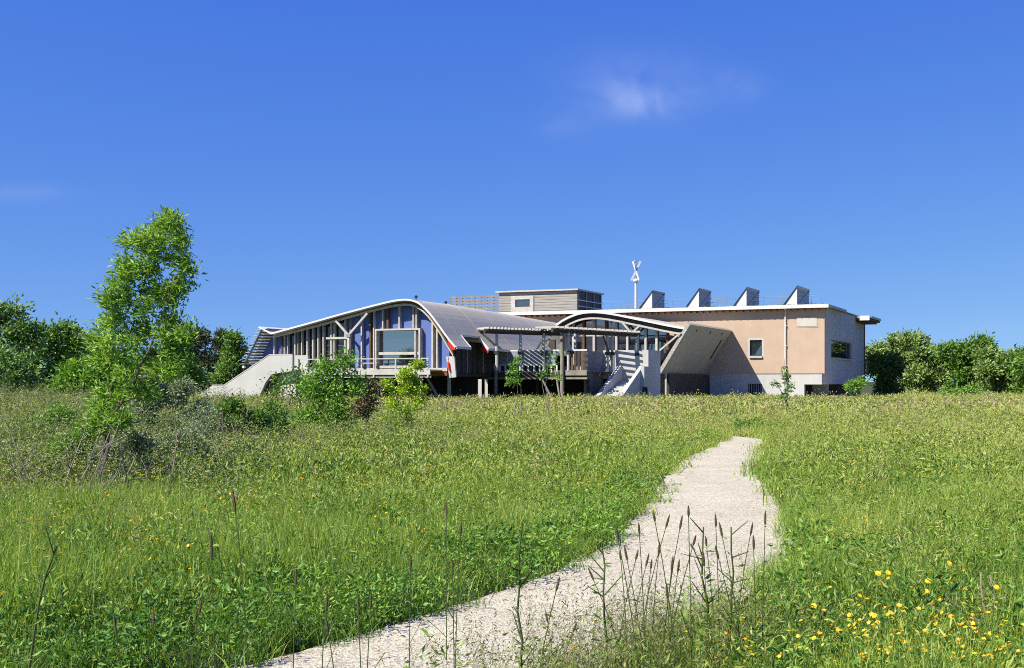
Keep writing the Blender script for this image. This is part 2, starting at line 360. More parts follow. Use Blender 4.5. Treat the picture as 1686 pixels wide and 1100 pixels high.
nt.links.new(lk, mx.inputs[1]); nt.links.new(rr.outputs[0], mx.inputs[2]); nt.links.new(mx.outputs[0], p_.inputs['Base Color'])
path = link('gravel_path', np_mesh('gravel_path', pv, np.stack([ii, ii+1, ii+K+1, ii+K], 1), M['gravel'])); tag(path, kind='structure')
path_poly = np.concatenate([pl, pr[::-1]])
def in_path(x, y):
    inside = np.zeros(len(x), bool); P = path_poly; j = len(P)-1
    for i in range(len(P)):
        xi, yi, xj, yj = P[i, 0], P[i, 1], P[j, 0], P[j, 1]
        c = ((yi > y) != (yj > y)) & (x < (xj-xi)*(y-yi)/(yj-yi+1e-12)+xi); inside ^= c; j = i
    return inside
def path_dist(x, y):
    P = path_poly[::2]; d = np.full(len(x), 1e9)
    for s in range(0, len(x), 20000):
        q = np.stack([x[s:s+20000], y[s:s+20000]], 1)
        d[s:s+20000] = np.sqrt(((q[:, None, :]-P[None])**2).sum(2)).min(1)
    return d

# ------------------------------------------------------------------ terracotta block
ZE = fr(1367, 506, -.6)[1]; ZT = fr(1367, 501, -.6)[1]          # eave underside and top
UL = -34.0; DEPTH = 21.0
main = bthing('terracotta_building', 'long terracotta block with flat roof, white eave and grey plinth behind the timber wings', 'building', (0, 0, 0))
u_win0, z_win1 = fr(1234.5, 560, 0); u_win1, z_win0 = fr(1254.5, 586, 0)
u_v0, z_v1 = fr(1312, 522, 0); u_v1, z_v0 = fr(1345, 537, 0)
z_pl = fr(1300, 615, 0)[1]; z_bot = fr(1358, 633, 0)[1]; u_pl = fr(1353, 620, 0)[0]; u_void = fr(1324, 640, 0)[0]
m = MB(); holes_wall(m, UL, 0, z_pl, ZE-.02, [(u_win0, u_win1, z_win0, z_win1)], lambda a, b, c, d: m.box(a, b, 0, .45, c, d))
part('front_wall', m, 'terracotta', main)
m = MB(); u_g0, z_g1 = fr(1231.5, 632, .06); u_g1, z_g0 = fr(1254.5, 650, .06)
holes_wall(m, UL, u_void, 0, z_pl, [(u_g0, u_g1, z_g0, z_g1)], lambda a, b, c, d: m.box(a, b, .06, .5, c, d))
m.box(u_void+.001, u_pl, .06, .5, z_bot, z_pl)
part('plinth', m, 'concrete', main)
m = MB(); m.box(u_g0-.05, u_g1+.05, .3, .35, z_g0, z_g1); gr = part('basement_grille', m, 'darkmetal', main)
for i in range(6):
    u = u_g0+(i+.5)*(u_g1-u_g0)/6; b = MB(); b.box(u-.025, u+.025, .12, .16, z_g0, z_g1); part('grille_bar', b, 'galv', gr, main)
# end wall with the reflecting window
w_e0, z_e1 = sd(1369, 559, 0); w_e1, z_e0 = sd(1402.5, 592, 0)
m = MB(); holes_wall(m, .451, DEPTH, z_bot, ZE+.1, [(w_e0, w_e1, z_e0, z_e1)], lambda a, b, c, d: m.box(-.4, -.02, a, b, c, d))
part('end_wall', m, 'cement', main)
m = MB(); m.box(-.3, -.26, w_e0, w_e1, z_e0, z_e1); wn_ = part('end_window', m, 'glass', main)
fm = MB(); 
for a in (w_e0+.04, w_e1-.04): fm.box(-.30, -.14, a-.04, a+.04, z_e0, z_e1)
for c in (z_e0+.04, z_e1-.04): fm.box(-.296, -.144, w_e0, w_e1, c-.04, c+.04)
part('frame', fm, 'palewood', wn_, main)
fm = MB(); fm.box(-.1, .12, w_e0-.1, w_e1+.1, z_e0-.12, z_e0-.01); part('sill', fm, 'cement', wn_, main)
m = MB(); m.box(-.42, .03, DEPTH-.45, DEPTH+.001, z_bot, ZE+.1); part('corner_pilaster', m, 'brown', main)
m = MB(); m.box(u_void, -.3, 3.5, 3.6, 0, z_bot); m.box(UL, 0, .46, DEPTH, z_bot+.02, z_bot+.12); part('undercroft', m, 'cement', main)
m = MB(); m.box(UL, -.41, DEPTH-.4, DEPTH-.05, 0, ZE); part('rear_wall', m, 'cement', main)
# window in the terracotta wall
m = MB(); m.box(u_win0, u_win1, .2, .24, z_win0, z_win1); w_ = part('window', m, 'darkglass', main)
fm = MB()
for a in (u_win0+.05, u_win1-.05): fm.box(a-.05, a+.05, .12, .26, z_win0, z_win1)
for c in (z_win0+.05, z_win1-.05): fm.box(u_win0, u_win1, .124, .256, c-.05, c+.05)
part('frame', fm, 'darkmetal', w_, main)
fm = MB()
for a0, a1, c0, c1 in ((u_win0-.16, u_win0, z_win0-.14, z_win1+.16), (u_win1, u_win1+.16, z_win0-.14, z_win1+.16), (u_win0, u_win1, z_win1, z_win1+.16)): fm.box(a0, a1, -.015, .1, c0, c1)
part('surround', fm, 'concrete', w_, main)
fm = MB(); fm.box(u_win0-.03, u_win1+.03, -.14, .15, z_win0-.16, z_win0); part('sill', fm, 'concrete', w_, main)
fm = MB(); fm.box(u_win0, u_win1, .44, 1.5, z_win0-.3, z_win1+.3)
m = MB(); m.box(u_v0, u_v1, -.04, .1, z_v0, z_v1); vt = part('grey_wall_panel', m, 'cement', main)
m = MB(); m.box(u_v0-.1, u_v1+.1, -.02, .05, z_v0-.1, z_v0-.001); part('panel_trim', m, 'terracotta', vt, main)
u_dp = fr(1293, 560, -.1)[0]
m = MB(); m.tube((u_dp, -.1, z_pl-.05), (u_dp, -.1, ZE-.05), .065); m.tube((u_dp, -.1, ZE-.06), (u_dp, -.55, ZE+.02), .065)
dp = part('downpipe', m, 'whitemetal', main)
for k in range(3):
    b = MB(); z = z_pl+.6+k*1.6; b.box(u_dp-.1, u_dp+.1, -.17, .02, z, z+.06); part('pipe_clip', b, 'whitemetal', dp, main)
# roof slab, fascia, rafter tails
m = MB(); m.box(UL, .35, -.56, 8, ZE+.08, ZT-.03); m.box(UL, .05, 8.001, DEPTH+.2, ZE+.08, ZT-.03); part('roof_slab', m, 'roofing', main)
m = MB(); m.box(UL, .42, -.66, -.562, ZE-.01, ZT+.03); part('white_fascia', m, 'whitemetal', main)
m = MB(); m.box(.352, .42, -.559, 8, ZE+.06, ZT+.02); part('end_fascia', m, 'cement', main)
rm = MB(); rm.box(-.055, .055, -.55, .02, -.25, 0); rme = rm.mesh('rafter_tail', M['rust'])
for i in range(62):
    u = .1-i*.55
    o = link('rafter_tail', rme, main); o.location = (u, 0, ZE+.075)
m = MB(); m.box(-.5, 1.3, 15.5, 21.6, ZE-.28, ZE-.10); m.box(-.5, 1.05, 15.8, 21.4, ZE-.42, ZE-.281); cp = part('rear_canopy', m, 'brown', main)
m = MB(); m.box(-.5, 1.4, 15.4, 21.7, ZE-.099, ZE+.10); part('canopy_roof', m, 'galv', cp, main)
m = MB(); m.box(.4, 1.25, 15.25, 15.399, ZE-.30, ZE+.12); part('canopy_fascia', m, 'whitemetal', cp, main)

# unseen pale gravel sheet added to bounce sunlight onto the shaded walls and undersides
M['bounce_sheet'] = surf('pale_bounce_gravel', (.52, .475, .40), (.42, .38, .32), .5, .95, .4, 20)
yv = [loc(u, w, .012) for u, w in ((-34, 0), (-34, -27), (-22, -27), (-19.5, -15.5), (6, -15.5), (6, 21), (0, 21), (0, 0))]
bounce_sheet = link('bounce_gravel', MB().poly(yv, [tuple(range(8))]).mesh('bounce_gravel', M['bounce_sheet'])); tag(bounce_sheet, kind='structure')

# ------------------------------------------------------------------ things on the flat roof
ZR = ZT-.03
WH = 5.0
u0, z0 = fr(822, 509, WH); u1, z1 = fr(950.6, 476, WH); zh0 = fr(822, 482, WH)[1]
hut = bthing('rooftop_hut', 'grey board-clad hut with white framed window on the flat roof', 'hut', ((u0+u1)/2, WH+2, ZR))
wx0, wz1 = fr(849, 493.5, WH); wx1, wz0 = fr(873, 505, WH)
nb = 9; hz = (z1-.12-ZR)/nb
for i in range(nb):
    c0, c1 = ZR+i*hz, ZR+(i+1)*hz-.025
    for a0, a1 in ((u0, u1),):
        spans = [(a0, a1)] if not (c0 < wz1+.05 and c1 > wz0-.05) else [(a0, wx0-.35), (wx1+.35, a1)]
        for s0, s1 in spans:
            m = MB(); m.box(s0, s1, WH-.03-.01*rnd.random(), WH+.02, c0, c1); part('board', m, 'boards', hut)
m = MB(); m.box(u0+.02, u1-.02, WH+.021, WH+.1, ZR, z1-.12); part('backing_wall', m, 'darkwood', hut)
m = MB()
fx0, fz1 = fr(842, 488, WH); fx1 = fr(879, 500, WH)[0]
for a0, a1, c0, c1 in ((fx0, wx0, ZR, fz1), (wx1, fx1, ZR, fz1), (wx0, wx1, wz1, fz1), (wx0, wx1, ZR, wz0)): m.box(a0, a1, WH-.12, WH, c0, c1)
wnd = part('window_surround', m, 'whitewood', hut)
m = MB(); m.box(wx0, wx1, WH-.06, WH-.02, wz0, wz1); part('pane', m, 'darkglass', wnd, hut)
m = MB()
for a in (wx0+.04, wx1-.04): m.box(a-.04, a+.04, WH-.10, WH-.01, wz0, wz1)
for c in (wz0+.04, wz1-.04): m.box(wx0, wx1, WH-.098, WH-.012, c-.04, c+.04)
part('sash', m, 'darkmetal', wnd, hut)
w_end = sd(991, 480, u1)[0]
m = MB(); m.box(u0, u1-.05, WH+.101, w_end, ZR, z1-.14); part('hut_body', m, 'darkmetal', hut)
m = MB(); m.box(u0-.25, u1+.15, WH-.3, w_end+.2, z1-.11, z1+.03); part('hut_roof', m, 'whitewood', hut)
for k in range(3):
    z = ZR+.25+k*.55; m = MB(); m.box(u1-.048, u1+.06, WH+.1, w_end, z, z+.07); part('side_rail', m, 'whitemetal', hut)
for k in range(4):
    w = WH+.3+k*(w_end-WH-.5)/3; m = MB(); m.box(u1-.046, u1+.04, w-.04, w+.04, ZR, z1-.15); part('side_post', m, 'galv', hut)
# slatted screen left of the hut
su0, sz1 = fr(740, 488, WH+.5); su1 = u0-.1
scr = bthing('slatted_screen', 'open screen of pale horizontal slats left of the rooftop hut', 'screen', ((su0+su1)/2, WH+.5, ZR))
for k in range(6):
    m = MB(); z = sz1-.04-k*.29; m.box(su0, su1, WH+.47, WH+.52, z-.17, z); part('slat', m, 'palewood', scr)
for k in range(9):
    u = su0+.08+k*(su1-su0-.16)/8; m = MB(); m.box(u-.04, u+.04, WH+.525, WH+.60, ZR, sz1-.06-.0*k); part('post', m, 'boards', scr)
# plants along the hut
def leaf_mesh(name, c, d, ln, wd, mat, r, droop=.15):
    """one folded rhombic leaf (two triangles) at each centre c, pointing along d"""
    n = len(c); d = d/(np.linalg.norm(d, axis=1, keepdims=True)+1e-9)
    a = r.normal(0, 1, (n, 3)); s = np.cross(d, a); s /= np.linalg.norm(s, axis=1, keepdims=True)+1e-9; nn = np.cross(d, s)
    k = r.uniform(.65, 1.25, (n, 1)); L_, W_ = ln*k, wd*k
    v = np.stack([c-d*L_/2, c+s*W_/2+nn*W_*.18-d*L_*.05, c+d*L_/2-nn*L_*droop, c-s*W_/2+nn*W_*.18-d*L_*.05], 1).reshape(-1, 3)
    b = np.arange(n)*4; f = np.concatenate([np.stack([b, b+1, b+2], 1), np.stack([b, b+2, b+3], 1)])
    return np_mesh(name, v, f, M[mat])
a0, a1 = fr(885, 508, 3)[0], fr(950, 508, 3)[0]
def roof_plants(name, label, u0, u1, w, mat, n, h, ln):
    r = np.random.default_rng(len(label)); c = np.stack([r.uniform(u0, u1, n)-(u0+u1)/2, r.normal(0, .15, n), r.uniform(.0, h, n)], 1)
    o = link(name, leaf_mesh(name, c, r.normal(0, 1, (n, 3))+[0, 0, .8], ln, ln*.5, mat, r)); o.location = loc((u0+u1)/2, w, ZR); o.rotation_euler = (0, 0, -T)
    return tag(o, label, 'roof plants', None, 'stuff')
roof_plants('red_stonecrop', 'low reddish stonecrop in front of the rooftop hut', a0, a1, 2.6, 'brleaf', 700, .22, .13)
roof_plants('green_stonecrop', 'sparse green stonecrop along the edge of the flat roof', fr(1000, 505, 1)[0], fr(1360, 500, 1)[0], .3, 'mdleaf', 700, .16, .14)
# roof railing
rl = bthing('rooftop_railing', 'thin grey metal guard rail along the flat roof', 'railing', (fr(1180, 500, 4)[0], 4, ZR))
ra, rb = fr(993, 500, 4)[0], fr(1352, 500, 4)[0]; zr = ZR+1.05
for k in range(25):
    u = ra+k*(rb-ra)/24; m = MB(); m.tube((u, 4, ZR), (u, 4, zr), .022, n=6); part('post', m, 'galv', rl)
for z in (zr, ZR+.72, ZR+.4):
    m = MB(); m.tube((ra, 4, z), (rb, 4, z), .014 if z < zr else .022, n=6); part('rail', m, 'galv', rl)
# solar collectors
order = ('leftmost, nearest the wind turbine', 'second from the wind turbine', 'third from the wind turbine', 'rightmost, nearest the roof corner')
WS = 1.5
for k, ((xl, yl), (xt, yt), xr, ybr) in enumerate((((1051, 505), (1073.5, 479), 1094, 503), ((1128, 503), (1150.5, 475.5), 1170, 501), ((1206.6, 501), (1229, 473.5), 1249.6, 499), ((1289, 498), (1312, 471), 1332, 497))):
    ua = fr(xl, yl, WS)[0]; ub, zt = fr(xt, yt, WS); wb = sd(xr, yt, ub)[0]
    t = bthing('solar_collector', 'tilted solar collector on the flat roof, '+order[k], 'solar panel', ((ua+ub)/2, WS+1, ZR), 'solar collectors in a row on the roof')
    m = MB(); m.prism([(ua, ZR), (ub, ZR), (ub, zt-.03)], WS, WS+.05); part('side_panel', m, 'whitemetal', t)
    m = MB(); m.prism([(ua, ZR), (ub, ZR), (ub, zt-.03)], wb-.05, wb); part('side_panel', m, 'whitemetal', t)
    m = MB(); m.prism([(ua-.12, ZR+.02), (ub+.06, zt+.06), (ub+.06, zt-.03), (ua, ZR-.02)], WS-.06, wb+.06); part('collector_face', m, 'panelface', t)
    m = MB(); m.box(ub-.05, ub, WS+.051, wb-.051, ZR, zt-.15); part('back_panel', m, 'galv', t)
    m = MB(); m.beam((ub+.03, WS+.05, ZR+.1), (ub+.03, wb-.05, zt-.15), .05, .09); part('brace', m, 'whitemetal', t)
    for z in (ZR+(zt-ZR)*.38, ZR+(zt-ZR)*.78):
        m = MB(); m.box(ub+.001, ub+.04, WS, wb, z, z+.06); part('back_rail', m, 'galv', t)
# vertical-axis wind turbine
ut, zt0 = fr(1047, 463, 6); ztt = fr(1047, 430, 6)[1]; zc = fr(1047, 447, 6)[1]
tb = bthing('wind_turbine', 'small white crossed-blade wind turbine on a mast above the flat roof', 'wind turbine', (ut, 6, ZR))
m = MB(); m.tube((ut, 6, ZR), (ut, 6, zt0), .125, .11, 12); part('mast', m, 'whitemetal', tb)
m = MB(); m.tube((ut, 6, zt0), (ut, 6, ztt), .045, n=8); part('shaft', m, 'galv', tb)
m = MB(); m.lathe((ut, 6, zt0-.1), [(.2, 0), (.26, .08), (.26, .22), (.1, .32)]); part('hub', m, 'whitemetal', tb)
rb_ = .42
for k in range(3):
    a = k*2*math.pi/3+.5; ca, sa = math.cos(a), math.sin(a)
    m = MB()
    for t0_, t1_ in ((0, .5), (.5, 1)):
        f = lambda t: Vector((ut+ca*rb_*(2*abs(t-.5)) * (1 if t > .5 else -1), 6+sa*rb_*(2*abs(t-.5))*(1 if t > .5 else -1), zt0+.05+(ztt-zt0-.05)*t))
        m.beam(f(t0_), f(t1_), .05, .17)
    part('blade', m, 'whitemetal', tb)
for z, s in ((zt0+.06, 1), (ztt-.02, 1)):
    m = MB(); m.lathe((ut, 6, z), [(.09, 0), (.09, .06)]); part('blade_collar', m, 'galv', tb)

# ------------------------------------------------------------------ wing with the violet gable
W1 = -29.0; WR = W1-.9; WEND = -1.5
TOP1 = [(447, 548.5), (470, 542.3), (520, 528.5), (560, 517), (590, 509), (614, 502.7), (640, 496.2), (655, 493.4), (668, 492.4), (680, 493.8), (690, 498), (698, 504.5), (711, 518), (724, 535.5), (738, 555.5), (751, 571)]
def smooth(P, k=2):
    P = [tuple(p) for p in P]
    for _ in range(k):
        Q = [P[0]]
        for a, b in zip(P, P[1:]): Q += [(a[0]*.75+b[0]*.25, a[1]*.75+b[1]*.25), (a[0]*.25+b[0]*.75, a[1]*.25+b[1]*.75)]
        P = Q+[P[-1]]
    return P
top1 = [fr(x, y, WR) for x, y in smooth(TOP1, 1)]
def taper(z, w): return EYE+(z-EYE)*(1-.10*max(0, (w-WR-6)/(WEND-WR-6)))
def roof_sheet(prof, w0, w1, th, tap, nseg=4):
    m = MB(); n = len(prof); ws = [w0+(w1-w0)*i/nseg for i in range(nseg+1)]
    pts = []
    for w in ws:
        pts += [(u, w, tap(z, w)) for u, z in prof]
        low = []
        for i, (u, z) in enumerate(prof):
            a, b = prof[max(0, i-1)], prof[min(n-1, i+1)]; dx, dz = b[0]-a[0], b[1]-a[1]; l = math.hypot(dx, dz)
            low.append((u+dz/l*th, w, tap(z-dx/l*th, w)))
        pts += low
    fs = []
    for j in range(nseg):
        a, b = j*2*n, (j+1)*2*n
        for i in range(n-1):
            fs += [(a+i, a+i+1, b+i+1, b+i), (a+n+i, b+n+i, b+n+i+1, a+n+i+1)]
        fs += [(a, b, b+n, a+n), (a+n-1, a+2*n-1, b+2*n-1, b+n-1)]
    for a in (0, nseg*2*n):
        for i in range(n-1): fs.append((a+i, a+n+i, a+n+i+1, a+i+1) if a == 0 else (a+i, a+i+1, a+n+i+1, a+n+i))
    return m.poly(pts, fs)
wing = bthing('violet_gable_wing', 'timber wing with violet-blue gable, big window and curved grey roof', 'building', (fr(590, 606, W1)[0], W1, 0))
ue = top1[-1][0]
wa = sd(775, 572, ue)[0]; wb = sd(805, 575, ue)[0]
cut = [p for p in top1 if p[0] <= fr(735, 555, WR)[0]]
part('roof_sheet', roof_sheet(top1, WR, wa, .13, taper), 'zinc', wing)
part('roof_sheet', roof_sheet(cut, wa+.001, wb-.001, .13, taper), 'zinc', wing)
part('roof_sheet', roof_sheet(top1, wb, WEND, .13, taper, 6), 'zinc', wing)
lip = [fr(426, 537.5, WR), fr(436, 542.5, WR), fr(447, 548.5, WR)]
part('upturned_eave', roof_sheet([lip[0], lip[1], (lip[2][0]-.02, lip[2][1])], WR, W1+6, .1, lambda z, w: z), 'whitemetal', wing)
# seams on the roof sheet
for k in range(7):
    w = WR+1.6+k*3.6
    if wa-.2 < w < wb+.2: continue
    q = top1[len(top1)//3:]
    part('roof_seam', roof_sheet([(u, z+.008) for u, z in q], w, w+.05, .02, taper, 1), 'zinc', wing)
# bright front edge and lower eave trims
edge_hi = [(u, z+.03) for u, z in top1]; 
def offs(prof, d):
    o_ = []; n = len(prof)
    for i, (u, z) in enumerate(prof):
        a, b = prof[max(0, i-1)], prof[min(n-1, i+1)]; dx, dz = b[0]-a[0], b[1]-a[1]; l = math.hypot(dx, dz); o_.append((u+dz/l*d, z-dx/l*d))
    return o_
m = MB(); m.strip(offs(top1, -.02), offs(top1, .09), WR-.06, WR-.002); part('front_edge_trim', m, 'whitemetal', wing)
BOT1 = [(449, 556), (470, 551), (520, 538.5), (560, 527.5), (590, 519), (614, 512.5), (640, 506.5), (658, 503.5), (672, 503.2), (684, 506), (695, 512.5), (708, 526.5), (722, 547), (735, 569), (745.5, 587)]
wr2 = WR+.28
bot1 = [fr(x, y, wr2) for x, y in smooth(BOT1, 1)]
topr = offs([fr(x, y, wr2) for x, y in smooth([(x, y-3.5) for x, y in BOT1], 1)], 0)
m = MB(); m.strip(topr, bot1, wr2, wr2+.2); part('laminated_rib', m, 'whitewood', wing)
tp2 = [fr(x, y, wr2+.03) for x, y in smooth([(x, y-8.5) for x, y in BOT1], 1)]
m = MB(); m.strip(tp2, topr, wr2+.03, wr2+.16); part('rib_web', m, 'brown', wing)
for w0_, w1_ in ((WR, wa), (wb, WEND)):
    m = MB(); a = top1[-1]; m.beam((a[0]+.03, w0_, taper(a[1], w0_)-.05), (a[0]+.03, w1_, taper(a[1], w1_)-.05), .05, .16); part('eave_trim', m, 'whitemetal', wing)
a = cut[-1]; m = MB(); m.beam((a[0]+.02, wa, taper(a[1], wa)-.02), (a[0]+.02, wb, taper(a[1], wb)-.02), .06, .12); part('eave_trim', m, 'whitemetal', wing)
def rib(w, r0): return [(u, w, z) for u, z in r0]
for wq in (wa+.03, wb-.05):                                     # white slanting edges of the notch
    seg = [p for p in top1 if p[0] >= cut[-1][0]-.01]
    m = MB(); m.strip([(u+.02, z+.05) for u, z in seg], [(u-.02, z-.16) for u, z in seg], wq-.03, wq+.03); part('notch_edge', m, 'whitemetal', wing)
# red cheeks
m = MB(); m.prism([fr(736, 558, WR+.15), fr(742, 577, WR+.15), fr(755, 575, WR+.15), fr(750, 570, WR+.15)], WR+.15, WR+.24); part('red_cheek', m, 'red', wing)
m = MB(); sg = top1[-3:]; m.prism([(sg[0][0], taper(sg[0][1], wb)-.2), (sg[0][0]-.12, taper(sg[0][1], wb)-.55), (sg[2][0]-.02, taper(sg[2][1], wb)-.32), (sg[2][0]+.02, taper(sg[2][1], wb)-.18)], wb-.12, wb-.08); part('red_cheek', m, 'red', wing)
# gable wall: panels between the posts
def curve_y(x, P):
    for (x0, y0), (x1, y1) in zip(P, P[1:]):
        if x0 <= x <= x1: return y0+(y1-y0)*(x-x0)/(x1-x0)
    return P[-1][1] if x > P[-1][0] else P[0][1]
SB1 = smooth(BOT1, 1)
YF = 606.0
ZF = fr(680, YF, W1)[1]                                        # floor level
bounds = [(433, 453, 'violet'), (453, 478, 'violet'), (478, 501, 'dark'), (501, 524, 'dark'), (524, 547, 'dark'), (547, 570, 'dark'), (570, 597, 'violet'), (597, 614, 'violet'), (614, 622.7, 'violet'), (622.7, 640, 'win'), (640, 659, 'win'), (659, 682, 'win'), (682, 694.5, 'win'), (694.5, 713.5, 'violet'), (713.5, 721, 'violet'), (721, 740, 'violet')]
def top_at(x):
    return curve_y(x, SB1)-2.0
for x0, x1, kind in bounds:
    xs = [x0+.25, x0+(x1-x0)*.33, x0+(x1-x0)*.67, x1-.25]
    tops = [fr(x, top_at(x), W1) for x in xs]
    if x0 == 433: tops = [fr(433.2, 583, W1), fr(440, 568, W1), fr(447, 556, W1), fr(452.8, 554, W1)]
    yb = 543.6 if kind == 'win' else YF
    m = MB(); m.prism([fr(xs[0], yb, W1), fr(xs[-1], yb, W1)]+tops[::-1], W1, W1+.08)
    if kind == 'dark': pn = part('glazed_panel', m, 'gableglass', wing)
    else: pn = part('violet_panel', m, 'violet', wing)
    if kind == 'dark':
        for z in (fr(x0, 570, W1)[1], fr(x0, 585, W1)[1]):
            b = MB(); b.box(tops[0][0], tops[-1][0], W1-.04, W1+.0, z, z+.07); part('mullion', b, 'brown', pn, wing)
u_a, z_a = fr(622.7, 543.6, W1); u_b, z_b = fr(694.5, YF, W1)
# posts
for x, yb, mat, wd in ((453, YF, 'whitewood', .13), (466, YF, 'brown', .16), (470, YF, 'whitewood', .1), (475.5, YF, 'whitewood', .08), (487.5, YF, 'whitewood', .13), (492.5, YF, 'palewood', .09), (498.5, YF, 'whitewood', .11), (507.5, YF, 'whitewood', .13), (517, YF, 'whitewood', .14), (525.5, YF, 'whitewood', .12), (534, YF, 'whitewood', .12), (547, YF, 'whitewood', .14), (552, YF, 'whitewood', .10), (570, YF, 'whitewood', .13), (578.5, YF, 'palewood', .10), (597, YF, 'whitewood', .13), (611, YF, 'brown', .16), (617, YF, 'whitewood', .11), (632, 543, 'whitewood', .13), (640, 543, 'brown', .2), (659, 543, 'whitewood', .13), (682, 543, 'whitewood', .12), (687, 543, 'whitewood', .12), (713.5, 612, 'whitewood', .15), (721, 612, 'whitewood', .15)):
    u, zb = fr(x, yb, W1-.1); zt_ = fr(x, top_at(x), W1-.1)[1]
    wd *= .72; m = MB(); m.box(u-wd/2, u+wd/2, W1-.26, W1-.002, zb, zt_+.06); part('post', m, mat, wing)
m = MB(); q0 = fr(537, 557, W1-.3); q1 = fr(573, 557, W1-.3); m.box(q0[0], q1[0], W1-.32, W1-.262, q0[1]-.07, q0[1]+.07); part('cross_rail', m, 'whitewood', wing)
# big window with room behind
m = MB(); m.box(u_a, u_b, W1+.1, W1+.13, z_a-.001, z_b); win = part('big_window_pane', m, 'glass', wing)
for a0_, a1_, c0_, c1_ in ((u_a-.05, u_a+.06, z_b-.1, z_a+.06), (u_b-.06, u_b+.06, z_b-.1, z_a+.06), (u_a+.061, u_b-.061, z_a-.05, z_a+.061), (u_a+.061, u_b-.061, z_b+.0, z_b+.16), ):
    m = MB(); m.box(a0_, a1_, W1-.34, W1+.09, c0_, c1_); part('frame', m, 'whitewood', win, wing)
zt_ = fr(650, 582, W1)[1]
m = MB(); m.box(u_a+.061, u_b-.061, W1-.2, W1+.095, zt_-.09, zt_+.09); part('transom', m, 'whitewood', win, wing)
m = MB(); um = fr(687, 560, W1)[0]; m.box(um-.045, um+.045, W1-.3, W1+.09, z_b+.165, z_a-.065); part('window_mullion', m, 'whitewood', win, wing)
m = MB(); m.box(u_a-.5, u_b+.5, W1+3, W1+3.1, z_b-.3, z_a+1.2); m.box(u_a-.5, u_b+.5, W1+.15, W1+3, ZF-.3, ZF-.02); m.box(u_a-.6, u_a-.5, W1+.15, W1+3, ZF, z_a+1.2); m.box(u_b+.5, u_b+.6, W1+.15, W1+3, ZF, z_a+1.2); part('room_interior', m, 'room', wing)
# floor beams and deck in front of the gable
ub0 = fr(433, YF, W1)[0]; ub1 = fr(739.5, YF, W1)[0]
zf1 = fr(680, 611.5, W1-.3)[1]
m = MB(); m.box(ub0, ub1, W1-.30, W1+.1, zf1, ZF-.002); part('floor_beam', m, 'whitewood', wing)
m = MB(); m.box(fr(694, 610, W1)[0], ub1-.02, W1-.24, W1+.1, zf1-.28, zf1-.002); part('rust_joist', m, 'rust', wing)
m = MB(); m.box(ub0+.3, ub1-.3, W1+.101, -2, ZF-.55, ZF-.31); part('floor_slab', m, 'darkwood', wing)
# side of the wing under the eave
us = ub1-.25
m = MB(); m.box(us-.12, us, W1+.2, -2.5, ZF-.3, ZF+1.75); sw = part('side_wall', m, 'darkwood', wing)
for k in range(34):
    w = W1+.6+k*.8; b = MB(); b.box(us+.001, us+.06, w-.05, w+.05, ZF-.3, ZF+1.74); part('batten', b, 'palewood' if k % 3 == 0 else 'darkwood', sw, wing)
q = [fr(739.5, 587, W1-.3), fr(749.5, 586.5, W1-.3), fr(752.5, 621, W1-.3), fr(745, 622, W1-.3)]
m = MB(); m.prism(q, W1-.45, W1-.30); sp_ = part('leaning_end_panel', m, 'cement', wing)
m = MB(); m.prism([(q[0][0]-.12, q[0][1]), q[0], q[3], (q[3][0]-.12, q[3][1])], W1-.50, W1-.28); part('panel_edge', m, 'whitewood', sp_, wing)
m = MB(); m.prism([fr(738.2, 596, W1-.4), fr(740.5, 596, W1-.4), fr(743, 612, W1-.4), fr(739.4, 609, W1-.4)], W1-.56, W1-.51); part('red_stripe', m, 'red', sp_, wing)
# support posts and struts under the gable
for x, y1 in ((736, 613), (660, 614), (590, 614), (520, 614)):
    u, z = fr(x, y1, W1-.1); m = MB(); m.tube((u, W1+.2, 0), (u, W1+.2, zf1), .13, .12, 10); part('support_post', m, 'palewood', wing)
for xa, ya, xb, yb in ((700, 619, 716, 648), (628, 620, 612, 650), (655, 622, 668, 650), (652, 622, 640, 650)):
    p = fr(xa, ya, W1-.2); q = fr(xb, yb, W1-.2); m = MB(); d = (p[1])/(p[1]-q[1]); e = (p[0]+(q[0]-p[0])*d, 0)
    m.beam((p[0], W1-.05, p[1]), (e[0], W1-.05, e[1]), .13, .13); part('strut', m, 'palewood', wing)
for x0, x1, y0, y1 in ((609, 650, 624.5, 631), ):
    p = fr(x0, y0, W1+3); q = fr(x1, y1, W1+3); m = MB(); m.box(p[0], q[0], W1-.6, W1-.3, 0, p[1]-.25)
    m2 = MB(); m2.box(p[0], q[0], W1+1.5, W1+1.8, q[1]-.5, p[1]); part('foundation_beam', m2, 'concrete', wing)
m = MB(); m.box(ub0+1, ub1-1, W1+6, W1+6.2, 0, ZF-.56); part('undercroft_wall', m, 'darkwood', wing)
# V-shaped roof brace in front of the gable
WB = W1-.72
nd = fr(574, 552, WB)
m = MB(); m.beam((nd[0], WB, nd[1]), (*[fr(553, 528, WB)[0]], WB, fr(553, 528, WB)[1]), .13, .13); vb = part('roof_brace', m, 'whitewood', wing)
m = MB(); e = fr(605, 516, WB); m.beam((nd[0], WB-.002, nd[1]), (e[0], WB-.002, e[1]), .13, .13); part('roof_brace', m, 'whitewood', wing)
m = MB(); m.box(nd[0]-.09, nd[0]+.09, WB-.07, WB+.07, ZF-.2, nd[1]+.1); part('brace_post', m, 'whitewood', wing)
m = MB(); m.box(nd[0]-.17, nd[0]+.17, WB-.11, WB+.11, nd[1]-.12, nd[1]+.1); part('brace_node', m, 'galv', wing)
